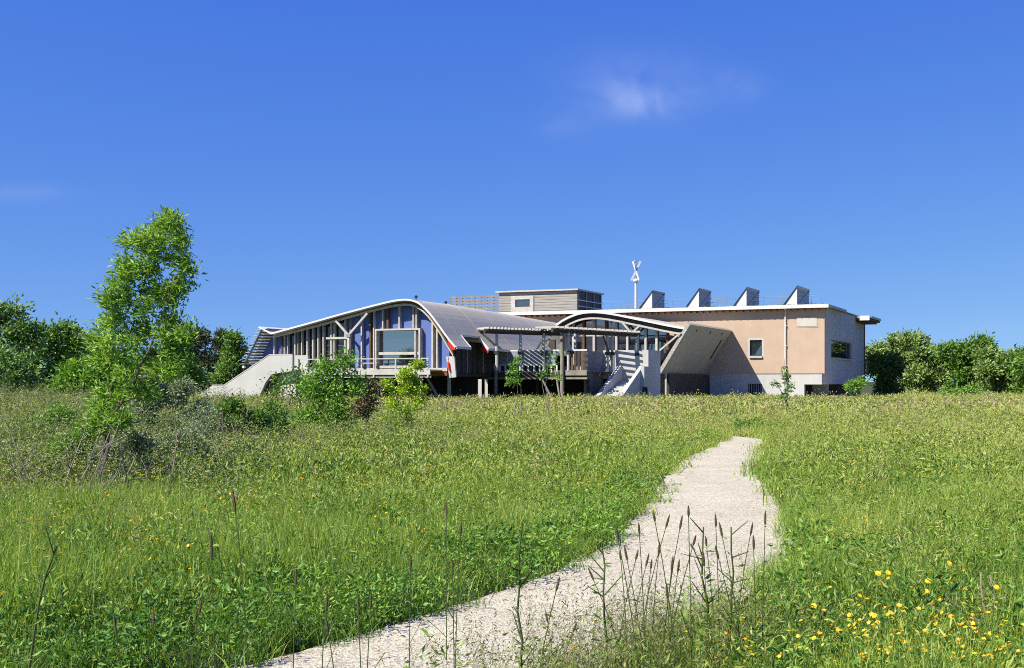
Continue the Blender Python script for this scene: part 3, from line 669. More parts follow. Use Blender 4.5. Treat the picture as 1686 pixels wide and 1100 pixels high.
# small finials on the ridge
for x in (685, 734):
    ww = WR+.5 if x == 685 else sd(734, 500, top1[14][0])[0]
    u, z = fr(x, 490 if x == 685 else 499, ww); m = MB(); zz = z-.1; m.tube((u, ww, zz-.35), (u, ww, zz+.05), .03); m.lathe((u, ww, zz+.05), [(.03, 0), (.11, .06), (.11, .14), (.03, .2)], 8); part('ridge_finial', m, 'darkmetal', wing)

# walkway with railing in front of the gable
WK = W1-1.9
wk0, wkz = fr(480, 612, WK); wk1 = fr(708, 612, WK)[0]
wlk = bthing('timber_walkway', 'raised white-edged timber walkway with rail below the violet gable', 'walkway', ((wk0+wk1)/2, WK+.8, 0))
nbd = 40
m = MB(); m.box(wk0, wk1, WK, WK+.08, wkz-.22, wkz+.12); part('edge_board', m, 'whitewood', wlk)
for k in range(9):
    m = MB(); w = WK+.09+k*.165; m.box(wk0, wk1, w, w+.155, wkz+.06, wkz+.10); part('deck_plank', m, 'palewood', wlk)
zl = fr(600, 620, WK)[1]
m = MB(); m.box(wk0, wk1, WK+.1, WK+.2, zl-.07, zl+.05); part('lower_rail', m, 'whitewood', wlk)
zr_ = fr(650, 590.5, WK)[1]
m = MB(); m.box(fr(490, 590, WK)[0], fr(706, 590, WK)[0], WK+.01, WK+.07, zr_-.035, zr_+.035); part('handrail', m, 'whitewood', wlk)
for x in (492, 526, 562, 588, 615, 651, 688, 704):
    u = fr(x, 600, WK)[0]; m = MB(); m.box(u-.045, u+.045, WK+.011, WK+.069, zl-.05, zr_-.036); part('rail_post', m, 'whitewood', wlk)
for x in (500, 560, 625, 690):
    u = fr(x, 620, WK)[0]; m = MB(); m.tube((u, WK+.3, 0), (u, WK+.3, wkz-.0), .09, n=8); part('support_post', m, 'palewood', wlk)
# bench-like box on the walkway
bu0, bz0 = fr(597, 611, WK+.5); bu1 = fr(622, 611, WK+.5)[0]
bench = bthing('timber_bench', 'small pale timber bench on the walkway left of the big window', 'bench', ((bu0+bu1)/2, WK+.6, wkz+.1))
m = MB(); m.box(bu0, bu1, WK+.4, WK+.85, wkz+.50, wkz+.56); part('seat', m, 'whitewood', bench)
for u in (bu0+.08, bu1-.08):
    m = MB(); m.box(u-.04, u+.04, WK+.45, WK+.8, wkz+.10, wkz+.499); part('leg', m, 'palewood', bench)

# jars on the window sill
JW = W1+.4; js = bthing('display_shelf', 'white shelf behind the big window', 'shelf', ((u_a+u_b)/2, JW, ZF))
m = MB(); m.box(u_a+.1, u_b-.1, JW-.15, JW+.2, zt_+.03, zt_+.08); part('shelf_board', m, 'whitewood', js)
for u in (u_a+.2, u_b-.2):
    m = MB(); m.box(u-.04, u+.04, JW-.1, JW+.15, ZF-.02, zt_+.029); part('shelf_leg', m, 'whitewood', js)
jl = ('tall pointed pale vase, leftmost behind the big window', 'small teal pot second from left behind the big window', 'slim pale bottle third from left behind the big window', 'narrow teal bottle in the middle behind the big window', 'wide white striped jar behind the big window', 'round pale vase, rightmost behind the big window')
for k, (x, h, r, mt) in enumerate(((635.5, .56, .2, 'jar'), (644, .32, .1, 'jarblue'), (654, .55, .12, 'jar'), (662, .5, .1, 'jarblue'), (670, .55, .18, 'jar'), (680.5, .45, .13, 'jar'))):
    u = fr(x, 575, JW)[0]
    t = bthing('vase', jl[k], 'vase', (u, JW, zt_+.08), 'vases on the shelf behind the big window')
    prof = [(r*.55, 0), (r, h*.18), (r*.95, h*.36), (r*.5, h*.62), (r*.42, h*.85)]
    m = MB(); m.lathe((u, JW, zt_+.08), prof); part('vase_body', m, mt, t)
    m = MB(); m.lathe((u, JW, zt_+.08+h*.85), [(r*.42, 0), (r*.6, h*.06), (r*.55, h*.15)]); part('vase_rim', m, mt, t)
    m = MB(); m.lathe((u, JW, zt_+.08+h*.3), [(r*1.0, 0), (r*1.0, h*.05)]); part('vase_band', m, 'darkmetal', t)

# louvred sunshade at the left end
ls = bthing('louvred_sunshade', 'leaning sunshade of white slats at the left end of the violet wing', 'sunshade', (fr(412, 606, WR)[0], WR, 0))
NS = 13
for k in range(NS):
    t_ = k/(NS-1); yl = 542+t_*56; xl = 424-t_*26
    u, z = fr(xl, yl, WR); m = MB(); ur = u+.95-.25*t_
    m.poly([(u-.10, WR, z-.05), (u+.78, WR, z+.05), (u+.78, WR+5, z+.05), (u-.10, WR+5, z-.05), (u-.10, WR, z-.08), (u+.78, WR, z+.02), (u+.78, WR+5, z+.02), (u-.10, WR+5, z-.08)], [(0,1,2,3),(7,6,5,4),(0,4,5,1),(1,5,6,2),(2,6,7,3),(3,7,4,0)])
    part('slat', m, 'whitewood', ls)
p = fr(431, 543, WR-.1); q = fr(401, 603, WR-.1)
for wq in (WR-.08, WR+2.5, WR+5.05):
    m = MB(); m.beam((p[0], wq, p[1]), (q[0], wq, q[1]), .07, .1); m.beam((q[0], wq, q[1]+.05), (q[0], wq, 0), .07, .08); part('slat_carrier', m, 'darkmetal', ls)
m = MB(); m.tube((q[0], WR-.15, q[1]-.05), (q[0], WR+.05, q[1]-.05), .09); part('foot_bracket', m, 'whitemetal', ls)

# ------------------------------------------------------------------ concrete stair at the left
WSt = W1-2.4
st = bthing('concrete_staircase', 'pale concrete staircase descending left beside the violet gable', 'staircase', (fr(400, 640, WSt)[0], WSt, 0))
up = [(481.5, 584), (443.6, 584.5), (369, 634.5), (350, 634.5), (325, 652)]; lo = [(481.5, 611), (447, 616), (437, 630), (426, 668)]
g0 = fr(316, 668, WSt)[0]; g1 = fr(420, 668, WSt)[0]
poly = [fr(*p, WSt) for p in up]+[(g0, 0), (g1, 0)]+[fr(*p, WSt) for p in lo[2::-1]]
m = MB(); m.prism(poly, WSt, WSt+.22); part('front_parapet', m, 'concrete', st)
m = MB(); m.prism([(u, z) for u, z in poly], WSt+1.75, WSt+1.97); part('rear_parapet', m, 'concrete', st)
pa = [fr(*p, WSt) for p in ((447, 600), (369, 652))]
nst = 14
for k in range(nst):
    t0_ = k/nst; ua = pa[0][0]+(g0+.5-pa[0][0])*t0_; ub_ = pa[0][0]+(g0+.5-pa[0][0])*(k+1)/nst; z = ZF-.1-(ZF-.1)*t0_
    m = MB(); m.box(ub_, ua-.001, WSt+.221, WSt+1.749, max(0, z-.32), z-.15); part('step', m, 'concrete', st)
m = MB(); m.box(pa[0][0], fr(481.5, 600, WSt)[0], WSt+.221, WSt+1.749, ZF-.3, ZF-.08); part('landing', m, 'concrete', st)
m = MB(); cp_ = [fr(*p, WSt) for p in up[:4]]
for a, b in zip(cp_, cp_[1:]): m.beam((a[0], WSt+.11, a[1]+.02), (b[0], WSt+.11, b[1]+.02), .26, .05)
part('coping', m, 'cement', st)
m = MB(); m.box(fr(452, 600, WSt)[0], fr(478, 600, WSt)[0], WSt+.6, WSt+1.6, 0, ZF-.31); part('landing_support', m, 'cement', st)

# ------------------------------------------------------------------ terrace between the wings
WD = -22.0
td0, tz = fr(752, 611, WD); td1 = fr(967, 611, WD)[0]; tzl = fr(860, 623.5, WD)[1]
ter = bthing('timber_terrace', 'raised dark timber terrace with railing between the two curved wings', 'terrace', ((td0+td1)/2, WD+2, 0))
m = MB(); m.box(td0, td1, WD, WD+.1, tzl, tz-.05); part('edge_beam', m, 'darkwood', ter)
m = MB(); m.box(td0, td1, WD-.03, WD-.001, tzl-.04, tzl+.08); part('lower_edge_board', m, 'palewood', ter)
for k in range(26):
    w = WD+.0+k*.31; m = MB(); m.box(td0, td1, w, w+.295, tz-.049, tz); part('deck_plank', m, 'palewood', ter)
zh = fr(880, 577.5, WD)[1]; zm = fr(880, 601, WD)[1]
h0, h1 = fr(809, 578, WD)[0], fr(936, 578, WD)[0]
m = MB(); m.box(h0, fr(966, 578, WD)[0], WD+.02, WD+.12, zh-.04, zh+.06); part('handrail', m, 'whitemetal', ter)
for x0, x1, y in ((781, 814, 582), (871, 892, 582)):
    m = MB(); a = fr(x0, y, WD+.6); b = fr(x1, y, WD+.6); m.box(a[0], b[0], WD+.3, WD+.9, a[1]-.03, a[1]+.04); tt_ = part('rail_shelf', m, 'whitewood', ter)
    for u in (a[0]+.15, (a[0]+b[0])/2, b[0]-.15):
        mm = MB(); mm.box(u-.03, u+.03, WD+.55, WD+.61, tz, a[1]-.031); part('shelf_leg', mm, 'palewood', tt_, ter)
m = MB(); m.box(fr(788, 601, WD)[0], fr(915, 601, WD)[0], WD+.03, WD+.1, zm-.03, zm+.05); part('mid_rail', m, 'whitemetal', ter)
x = 757.0
while x < 918:
    u = fr(x, 605, WD)[0]; m = MB(); m.box(u-.05, u+.05, WD-.02, WD+.028, tz-.12, zm-.031); part('picket', m, 'whitemetal', ter); x += 9.4
gx_ = [817, 835, 853, 871, 893, 915]
for a, b in zip(gx_, gx_[1:]):
    u, v = fr(a, 590, WD)[0], fr(b, 590, WD)[0]; m = MB(); m.box(u+.05, v-.05, WD+.055, WD+.075, zm+.051, zh-.041); part('glass_panel', m, 'frosted', ter)
    m = MB(); m.box(u-.045, u+.045, WD+.03, WD+.11, zm+.051, zh-.041); part('rail_post', m, 'cement', ter)
for k in range(6):                                              # dark vertical boards at the right end
    u = fr(934+k*5.6, 595, WD)[0]; m = MB(); m.box(u, u+.17, WD-.02, WD+.015, tz+.03, zh-.041); part('balustrade_board', m, 'brown' if k % 3 == 1 else 'darkwood', ter)
b0, b1 = fr(932, 613, WD)[0], fr(967, 613, WD)[0]
m = MB(); m.box(b0, b1, WD-.12, WD-.031, tz-.32, tz+.02); part('landing_beam', m, 'palewood', ter)
for x in (818, 927):
    u = fr(x, 620, WD)[0]; m = MB(); m.tube((u, WD-.16, 0), (u, WD-.16, tz+.1 if x == 818 else fr(927, 546, WD)[1]), .14, .12, 10); part('round_post', m, 'palewood', ter)
for x in (780, 870, 955):
    u = fr(x, 620, WD)[0]; m = MB(); m.tube((u, WD+1.5, 0), (u, WD+1.5, tzl), .12, n=8); part('support_post', m, 'darkwood', ter)
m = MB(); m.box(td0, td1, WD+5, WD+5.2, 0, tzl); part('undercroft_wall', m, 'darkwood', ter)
for xa, xb in ((752, 770), ):
    pass
for xa, ya, xb, yb in ((890, 618, 906, 650), (914, 606, 921, 650)):
    p = fr(xa, ya, WD-.3); d = fr(xb, yb, WD-.3); s = p[1]/(p[1]-d[1]); m = MB(); m.beam((p[0], WD-.32, p[1]), (p[0]+(d[0]-p[0])*s, WD-.32, 0), .1, .1); part('strut', m, 'palewood', ter)
# rear wall of the terrace, glazed doors under wing one's roof
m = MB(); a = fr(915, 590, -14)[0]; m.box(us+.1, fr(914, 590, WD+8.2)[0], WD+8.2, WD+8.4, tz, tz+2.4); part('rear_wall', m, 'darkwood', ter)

def wpt(px, py, Yd): return to_uw((px-CX)/F*Yd, Yd)+(EYE+(HY-py)/F*Yd,)
def pergola(name, label, A, B, nsl, posts, slen, along=None):
    pA, pB = Vector(wpt(*A)), Vector(wpt(*B)); d = (pB-pA); dn = d.normalized(); side = Vector((-dn.y, dn.x, 0)).normalized(); sl_d = Vector(along).normalized() if along else side
    t = bthing(name, label, 'pergola', tuple((pA+pB)/2*Vector((1, 1, 0))) if False else ((pA.x+pB.x)/2, (pA.y+pB.y)/2, tz))
    m = MB(); m.tube(pA-dn*.1, pB+dn*.1, .16, .15, 10); part('main_beam', m, 'darkwood', t)
    m = MB(); m.tube(pA+side*slen*.85, pB+side*slen*.85, .10, .10, 8); part('rear_beam', m, 'darkwood', t)
    for i in range(nsl):
        c = pA+d*((i+.4)/nsl)+Vector((0, 0, .21)); m = MB(); m.beam(c-sl_d*.35, c+sl_d*slen, .08, .12); part('cross_slat', m, 'whitewood', t)
    for px, Yd, yb in posts:
        u, w, zt2 = wpt(px, A[1]+(B[1]-A[1])*(px-A[0])/(B[0]-A[0]), Yd); zb = wpt(px, yb, Yd)[2]
        m = MB(); m.tube((u, w, min(zb, tz) if yb > 600 else tz), (u, w, zt2), .11, .10, 8); part('post', m, 'whitewood', t)
        m = MB(); m.box(u-.15, u+.15, w-.15, w+.15, (zt2+tz)/2-.2, (zt2+tz)/2); part('post_collar', m, 'darkmetal', t)
    return t
pg1 = pergola('terrace_pergola', 'dark beam pergola over the terrace in front of the grey curved roof', (800, 545, 80), (925, 549.5, 82.5), 22, ((818, 80.4, 580), (857, 81.1, 580), (895, 81.8, 580)), 1.6)
p = wpt(895, 563, 81.6); q = wpt(882, 577, 81.4); 
for xa, ya, xb, yb in ((898, 553, 884, 575), (907, 553, 899, 572)):
    m = MB(); m.beam(wpt(xa, ya, 81.8), wpt(xb, yb, 81.7), .12, .12); part('knee_brace', m, 'whitewood', pg1)
pg2 = pergola('stair_pergola', 'pergola with white cross slats over the concrete stair landing', (911, 543.5, 80.6), (1051, 551.5, 84.8), 19, ((936, 81.3, 580), (947, 83.0, 580), (1000, 83.3, 612), (1008, 83.5, 600), (1050, 84.7, 578)), 1.5, (-1, .12, 0))
for xa, ya, xb, yb in ((993, 553, 1006, 590),):
    m = MB(); m.beam(wpt(xa, ya, 83.2), wpt(xb, yb, 83.2), .12, .12); part('knee_brace', m, 'brown', pg2)

# ------------------------------------------------------------------ second wing
W2 = -12.0; W2W = W2+.9
TOP2 = smooth([(915, 535), (926, 527), (938, 521), (950, 516.3), (965, 513.3), (985, 513), (1010, 516.3), (1040, 522.5), (1070, 528.8), (1100, 535), (1127, 539.8)], 1)
top2 = [fr(x, y, W2) for x, y in TOP2]
w2 = bthing('glazed_arch_wing', 'timber wing with low curved roof and dark glazing behind the stair pergola', 'building', (fr(1030, 600, W2)[0], W2, 0))
part('roof_sheet', roof_sheet(top2, W2, -.95, .12, lambda z, w: z), 'zinc', w2)
m = MB(); m.strip(offs(top2, -.03), offs(top2, .12), W2-.06, W2-.002); part('front_edge_trim', m, 'whitemetal', w2)
o1, o2, o3 = offs(top2, .13), offs(top2, .42), offs(top2, .56)
m = MB(); m.strip(o1, o2, W2+.25, W2+.35); part('dark_fascia', m, 'darkwood', w2)
m = MB(); m.strip(offs(top2, .425), o3, W2+.15, W2+.36); part('laminated_rib', m, 'whitewood', w2)
BOT2 = [(x, y+9.0) for x, y in TOP2]
ZF2 = fr(1000, 603, W2W)[1]
xs_ = [926, 945, 962, 979, 999, 1016, 1034, 1050, 1064, 1082, 1100, 1113]
def y_slab(x): return min(603, 615.5-(x+11-1089)/.6)
for a, b in zip(xs_, xs_[1:]):
    if b > 1105: continue
    ta, tb_ = fr(a, curve_y(a, BOT2)-2, W2W), fr(b, curve_y(b, BOT2)-2, W2W)
    m = MB(); m.prism([(ta[0]+.02, fr(a, y_slab(a), W2W)[1]), (tb_[0]-.02, fr(b, y_slab(b), W2W)[1]), (tb_[0]-.02, tb_[1]), (ta[0]+.02, ta[1])], W2W, W2W+.05); pn = part('glazed_panel', m, 'darkglass', w2)
    z = fr(a, 553, W2W)[1]; mm = MB(); mm.box(ta[0]+.08, tb_[0]-.08, W2W-.06, W2W-.001, z-.05, z+.05); part('glazing_bar', mm, 'whitewood' if 940 < a < 1040 else 'brown', pn, w2)
for i, x in enumerate(xs_):
    u, zt2 = fr(x, curve_y(x, BOT2)-1, W2W); m = MB(); m.box(u-.085, u+.085, W2W-.2, W2W+.08, min(zt2-.1, fr(x, y_slab(x)+(6 if x < 1070 else -3), W2W)[1]), zt2); part('post', m, 'whitewood' if i not in (2, 4, 10) else 'brown', w2)
u_l, u_r = fr(926, 600, W2W)[0], fr(1080, 600, W2W)[0]
m = MB(); m.box(u_l, u_r, W2W-.08, W2W+.1, 0, ZF2-.01); part('plinth_wall', m, 'cement', w2)
m = MB(); m.prism([(u_l, ZF2-.1), (u_r, ZF2-.1)]+[(q[0], q[1]-.25) for q in top2[::-1] if u_l <= q[0] <= u_r], W2W+1.6, W2W+1.7); m.box(u_l, u_r, W2W+.2, W2W+3, ZF2-.1, ZF2-.02); part('room_interior', m, 'darkwood', w2)
for x, y, x2, y2 in ((1023, 529, 1036, 544), (1055, 535, 1037, 551)):
    a = fr(x, y, W2+.2); b = fr(x2, y2, W2+.2); m = MB(); m.beam((a[0], W2+.2, a[1]), (b[0], W2+.2, b[1]), .13, .13); part('roof_brace', m, 'whitewood', w2)
a = fr(1121.5, 548, W2); b = fr(1087, 577, W2); m = MB(); m.beam((a[0], W2-.1, a[1]), (b[0], W2-.1, b[1]), .12, .12); part('raking_strut', m, 'whitewood', w2)

# leaning slab
tl, bl = fr(1137.5, 534.7, W2), fr(1089, 615.5, W2)
d = Vector((tl[0]-bl[0], 0, tl[1]-bl[1])).normalized(); nl = Vector((-d.z, 0, d.x))
sl = bthing('leaning_slab', 'big grey slab leaning outwards against the terracotta wall', 'slab', (bl[0], W2+6, 0))
th = .3
poly = [bl, tl, (tl[0]+nl.x*th, tl[1]+nl.z*th), (bl[0]+nl.x*th, bl[1]+nl.z*th)]
m = MB(); m.prism(poly, W2, -.03); part('slab_plate', m, 'slabgrey', sl)
pe = [(tl[0]+nl.x*.03-d.x*.02, tl[1]+nl.z*.03), (tl[0]+nl.x*th, tl[1]+nl.z*th), (bl[0]+nl.x*th, bl[1]+nl.z*th), (bl[0]+nl.x*.03, bl[1]+nl.z*.03)]
m = MB(); m.prism(pe, W2-.05, W2-.002); part('front_edge', m, 'speckle', sl)
e0 = Vector((tl[0], 0, tl[1])); L_ = (e0-Vector((bl[0], 0, bl[1]))).length
w_s = sd(1163, 586, bl[0]+d.x*L_*.4)[0]
off = -nl*.02
def on_slab(f, w): return Vector((bl[0], 0, bl[1]))+d*(L_*f)+off+Vector((0, w, 0))
m = MB(); m.beam(on_slab(.36, W2+11-.6), on_slab(.78, W2+11-.6), .22, .05, up=tuple(nl)); part('slit', m, 'darkmetal', sl)
for w in (W2+2.2, W2+6.0, W2+9.5):
    m = MB(); m.beam(on_slab(.88, w), on_slab(.93, w), .10, .04, up=tuple(nl)); part('lifting_socket', m, 'darkmetal', sl)
u, zz = fr(1096, 622, W2+.3); m = MB(); m.box(u-.06, u+.06, W2+.3, W2+.42, 0, fr(1096, 615, W2)[1]+.15); part('prop', m, 'whitewood', sl)
m = MB(); m.box(bl[0]+.15, bl[0]+.35, W2+.8, -.05, 0, bl[1]-.02); part('recess_wall', m, 'darkwood', sl)

# ------------------------------------------------------------------ concrete stair at the right
WL = -17.0
r0, zl_ = fr(993, 577, WL); r1 = fr(1067.5, 577, WL)[0]
rs = bthing('concrete_stair_block', 'pale concrete landing and straight stair rising to the terrace pergola', 'staircase', ((r0+r1)/2, WL-2, 0))
m = MB(); m.box(r0, r1, WL, WL+2.75, 0, zl_); part('landing_block', m, 'concrete', rs)
m = MB(); m.box(r0-.25, r0-.001, WL-3.1, WL+2.75, 0, zl_-.1); part('side_wall', m, 'shadecement', rs)
ztop = fr(1055.6, 603, WL-.4)[1]
us0, us1 = fr(1019, 603, WL-.4)[0], fr(1055.6, 603, WL-.4)[0]
run = 5.3
for uu in (us0, us1):
    m = MB(); m.prism_w([(WL-.001, 0), (WL-.001, ztop), (WL-.4, ztop), (WL-.4-run, .12), (WL-.5-run, 0)], uu-.13, uu+.13); part('stringer', m, 'concrete', rs)
m = MB(); m.box(us1+.131, r1, WL-.9, WL-.001, 0, ztop-.02); part('end_wall', m, 'concrete', rs)
nst = 13
for k in range(nst):
    z = (ztop-1.05)*(1-k/nst)+.02; w = WL-.4-run*k/nst
    m = MB(); m.box(us0+.131, us1-.131, w-run/nst, w-.001, max(0, z-.2), z); part('step', m, 'concrete', rs)
d0 = fr(1058, 638, WL-.95)[0]; d1 = fr(1066, 638, WL-.95)[0]
m = MB(); m.box(d0, d1, WL-.96, WL-.901, 0, fr(1060, 637, WL)[1]); part('hatch', m, 'darkmetal', rs)
a = fr(991.6, 580, WL-.5); b = fr(1045, 610, WL-3.0)
m = MB(); m.beam((us0-.35, WL-.2, ztop+.95), (us0-.35, WL-.2-run*.75, ztop*.28+.85), .05, .07); hr = part('handrail', m, 'darkmetal', rs)
for k in range(4):
    t_ = k/3; w = WL-.3-run*.72*t_; z = ztop+.95+(ztop*.28-ztop-.1)*t_*.97; m = MB(); m.tube((us0-.35, w, 0), (us0-.35, w, z), .02, n=6); part('handrail_post', m, 'darkmetal', hr, rs)

# ------------------------------------------------------------------ trees and shrubs
def sub_clumps(r, blobs, per):
    """points spread over the crown's lobes, most of them near the lobes' skins"""
    out_ = []
    for (c, rad) in blobs:
        n = max(3, int(per*(rad[0]*rad[2])))
        d = r.normal(0, 1, (n, 3)); d /= np.linalg.norm(d, axis=1, keepdims=True)
        k = r.uniform(.25, 1.0, (n, 1))**.45
        out_.append(np.array(c)+d*k*np.array(rad))
    return np.concatenate(out_)
def plant(name, label, cat, Yd, base_px, blobs_px, leaf, lw, n_leaf, mat, bark='bark', trunk_r=.08, stems=None, per=6., clump=.18, direc=None, group=None, seed=1, crown='crown', depth=1.0, twigs=True, spread=1.0, vert=.85):
    """a thing with trunk and crown: lobes are given as photo pixels (x, y, rx, ry) at the plant's own distance"""
    r = np.random.default_rng(seed); b = at(base_px, Yd); k = Yd/F
    t = wthing(name, label, cat, b, group)
    blobs = []
    for i, (x, y, rx, ry) in enumerate(blobs_px):
        c = ((x-CX)*k-b.x, r.uniform(-.5, .5)*rx*k*depth, EYE+(HY-y)*k-b.z); blobs.append((c, (rx*k, (rx+ry)/2*k*depth, ry*k)))
    # trunk and limbs
    mb = MB(); cs = sorted(blobs, key=lambda q: q[0][2])
    ctr = np.mean([q[0] for q in blobs], axis=0); top = cs[-1][0]
    stems = stems or [[(0, 0, 0), (ctr[0]*.4, ctr[1]*.4, ctr[2]*.5), (top[0]*.8, top[1]*.8, top[2]*.8)]]
    allp = []
    for sp_ in stems:
        n = 6*(len(sp_)-1)+1; tt_ = np.linspace(0, len(sp_)-1, n); P = np.array(sp_, float)
        pts = np.stack([np.interp(tt_, np.arange(len(P)), P[:, i]) for i in range(3)], 1); pts[1:-1] += r.normal(0, .012, (n-2, 3))*max(.5, P[-1][2]*.4)
        rs_ = np.linspace(trunk_r, trunk_r*.25, n); mb.path([Vector(q) for q in pts], rs_, 7); allp += [(q, rr_) for q, rr_ in zip(pts, rs_)]
    A = np.array([q for q, _ in allp]); AR = np.array([q for _, q in allp])
    subs = sub_clumps(r, blobs, per)
    subs = subs[subs[:, 2] > .05]
    for (c, rad) in blobs:
        c = np.array(c); dd = np.linalg.norm(A-c, axis=1)+(A[:, 2] > c[2])*1.0; j = int(dd.argmin()); mid = (A[j]+c)/2+r.normal(0, .05, 3)*rad[0]+[0, 0, .08*rad[2]]
        rb0 = min(AR[j]*.8, trunk_r*.5); mb.path([Vector(A[j]), Vector(mid), Vector(c)], [rb0, rb0*.7, rb0*.3], 5)
        if twigs:
            near = subs[np.linalg.norm((subs-c)/np.array(rad), axis=1) < 1.05]
            for q in near[:14]: mb.tube(Vector(c+(q-c)*.1), Vector(q), rb0*.3, rb0*.1, 4, cap=False)
    wpart('trunk', mb, bark, t)
    # leaves round the clump centres
    m_ = len(subs); idx = r.integers(0, m_, n_leaf)
    off_ = r.normal(0, 1, (n_leaf, 3))*clump*spread*np.array([1, 1, vert]); c = subs[idx]+off_
    dirs = off_/clump*.6+r.normal(0, .6, (n_leaf, 3))
    dirs = dirs+np.array(direc if direc is not None else (0.25, 0, .15))
    c[:, 2] = np.maximum(c[:, 2], .03)
    link(crown, leaf_mesh(crown, c, dirs, leaf, lw, mat, r), t)
    return t

# wind-blown young tree on the left
ash_blobs = [(268, 362, 26, 20), (284, 385, 18, 22), (240, 380, 36, 20), (220, 405, 34, 20), (258, 412, 38, 24), (205, 432, 26, 14), (240, 440, 40, 22), (296, 440, 19, 20), (208, 462, 34, 22), (255, 470, 38, 24), (285, 475, 18, 18), (196, 492, 28, 18), (230, 500, 40, 26), (276, 505, 26, 22), (175, 530, 32, 22), (215, 540, 40, 28), (262, 545, 40, 26), (298, 545, 20, 24), (165, 558, 28, 20), (205, 575, 44, 28), (255, 580, 44, 28), (296, 578, 22, 26), (180, 605, 38, 26), (230, 615, 50, 28), (280, 615, 34, 24), (190, 645, 40, 26), (235, 655, 40, 24), (170, 668, 30, 20), (162, 696, 16, 14), (200, 690, 18, 14)]
k_ = 15.8/F
def st_(*pts): return [((x-165)*k_, yo, max(0, EYE+(HY-y)*k_)) for x, y, yo in pts]
ash_blobs = [(x+(6 if y < 480 else 0), y, rx*(.62 if y < 520 else .76), ry*.88) for x, y, rx, ry in ash_blobs]
plant('ash_tree', 'tall slender wind-blown young tree with light green leaves on the left', 'tree', 15.8, 165, ash_blobs,   .078, .024, 16000, 'ash', 'bark', .026,
      stems=[st_((165, 832, 0), (172, 720, 0), (182, 640, 0), (205, 580, .05), (232, 480, .05), (268, 365, 0)), st_((160, 832, .1), (168, 720, .12), (176, 660, .15), (170, 560, .2)), st_((172, 832, -.05), (182, 700, -.08), (240, 600, -.1), (285, 480, -.1))],
      per=24, clump=.078, direc=(-.75, 0, .42), seed=5, depth=.8)
# trees and bushes behind on the left
plant('grey_tree', 'grey-green loose tree cut by the left edge of the photograph', 'tree', 46, -8, [(-20, 538, 36, 24), (10, 524, 22, 16), (30, 548, 26, 18), (0, 566, 42, 26), (45, 560, 24, 22), (10, 600, 45, 30), (-25, 580, 40, 40)], .20, .085, 6500, 'dkleaf', 'bark', .16, per=5, clump=.26, seed=11, group='trees behind the meadow on the left')
plant('bushy_tree', 'round mid-green bushy tree with two pointed tops far left', 'tree', 62, 85, [(72, 560, 22, 20), (96, 556, 18, 18), (66, 590, 34, 24), (105, 582, 28, 24), (85, 615, 48, 24), (50, 615, 30, 22)], .24, .12, 7000, 'mdleaf', 'bark', .15, per=3.2, clump=.34, seed=12, group='trees behind the meadow on the left')
plant('dark_bush', 'dark green bush between the bushy tree and the tall young tree', 'bush', 66, 135, [(125, 585, 26, 20), (148, 580, 26, 20), (140, 610, 34, 24), (165, 600, 26, 24)], .24, .12, 4500, 'dkleaf', 'bark', .12, per=3, clump=.34, seed=13)
plant('light_bush', 'light yellow-green bush behind the tall young tree', 'bush', 40, 170, [(110, 628, 34, 16), (150, 618, 40, 22), (195, 612, 40, 24), (230, 620, 36, 22), (262, 612, 30, 26)], .16, .075, 6500, 'shleaf', 'bark', .08, per=5, clump=.24, seed=14)
plant('low_bush', 'dark low bush under the grey tree at the left edge', 'bush', 38, 15, [(8, 610, 30, 22), (-20, 600, 30, 30), (40, 622, 26, 14)], .15, .075, 3500, 'dkleaf', 'bark', .08, per=6, clump=.22, seed=15)
plant('brown_conifer', 'brownish dark conifer left of the concrete staircase', 'tree', 110, 330, [(316, 560, 16, 14), (335, 575, 22, 24), (318, 590, 24, 28), (345, 600, 18, 28), (325, 620, 32, 24)], .34, .14, 6500, 'cyleaf', 'bark', .2, per=1.4, clump=.42, seed=16, group='conifers left of the staircase')
plant('pointed_cypress', 'narrow pointed dark cypress left of the louvred sunshade', 'tree', 118, 366, [(367, 553, 3.5, 9), (366, 568, 6, 14), (366, 588, 8, 18), (366, 612, 9, 18), (359, 565, 3, 10)], .34, .12, 3800, 'cyleaf', 'bark', .15, per=3, clump=.26, seed=17, group='conifers left of the staircase', direc=(0, 0, 1.2))
plant('green_poplar', 'bright green pointed tree just left of the louvred sunshade', 'tree', 100, 386, [(384, 556, 8, 8), (384, 572, 14, 14), (390, 590, 18, 18), (380, 610, 20, 20), (400, 600, 14, 18), (375, 628, 20, 10)], .28, .13, 5500, 'mdleaf', 'bark', .15, per=2, clump=.34, seed=18)
plant('olive_bush', 'olive green bush in front of the brown conifer', 'bush', 60, 318, [(300, 612, 20, 20), (312, 622, 16, 16), (285, 630, 20, 18)], .18, .08, 3600, 'mdleaf', 'bark', .08, per=4, clump=.26, seed=19)
plant('distant_tree', 'far dark tree line gap filler behind the tall young tree', 'tree', 120, 250, [(200, 590, 50, 22), (255, 585, 45, 26), (290, 580, 26, 26), (230, 612, 80, 24)], .36, .17, 5500, 'dkleaf', 'bark', .2, per=1.2, clump=.5, seed=20)['label'] = 'distant dark tree half hidden behind the tall young tree'
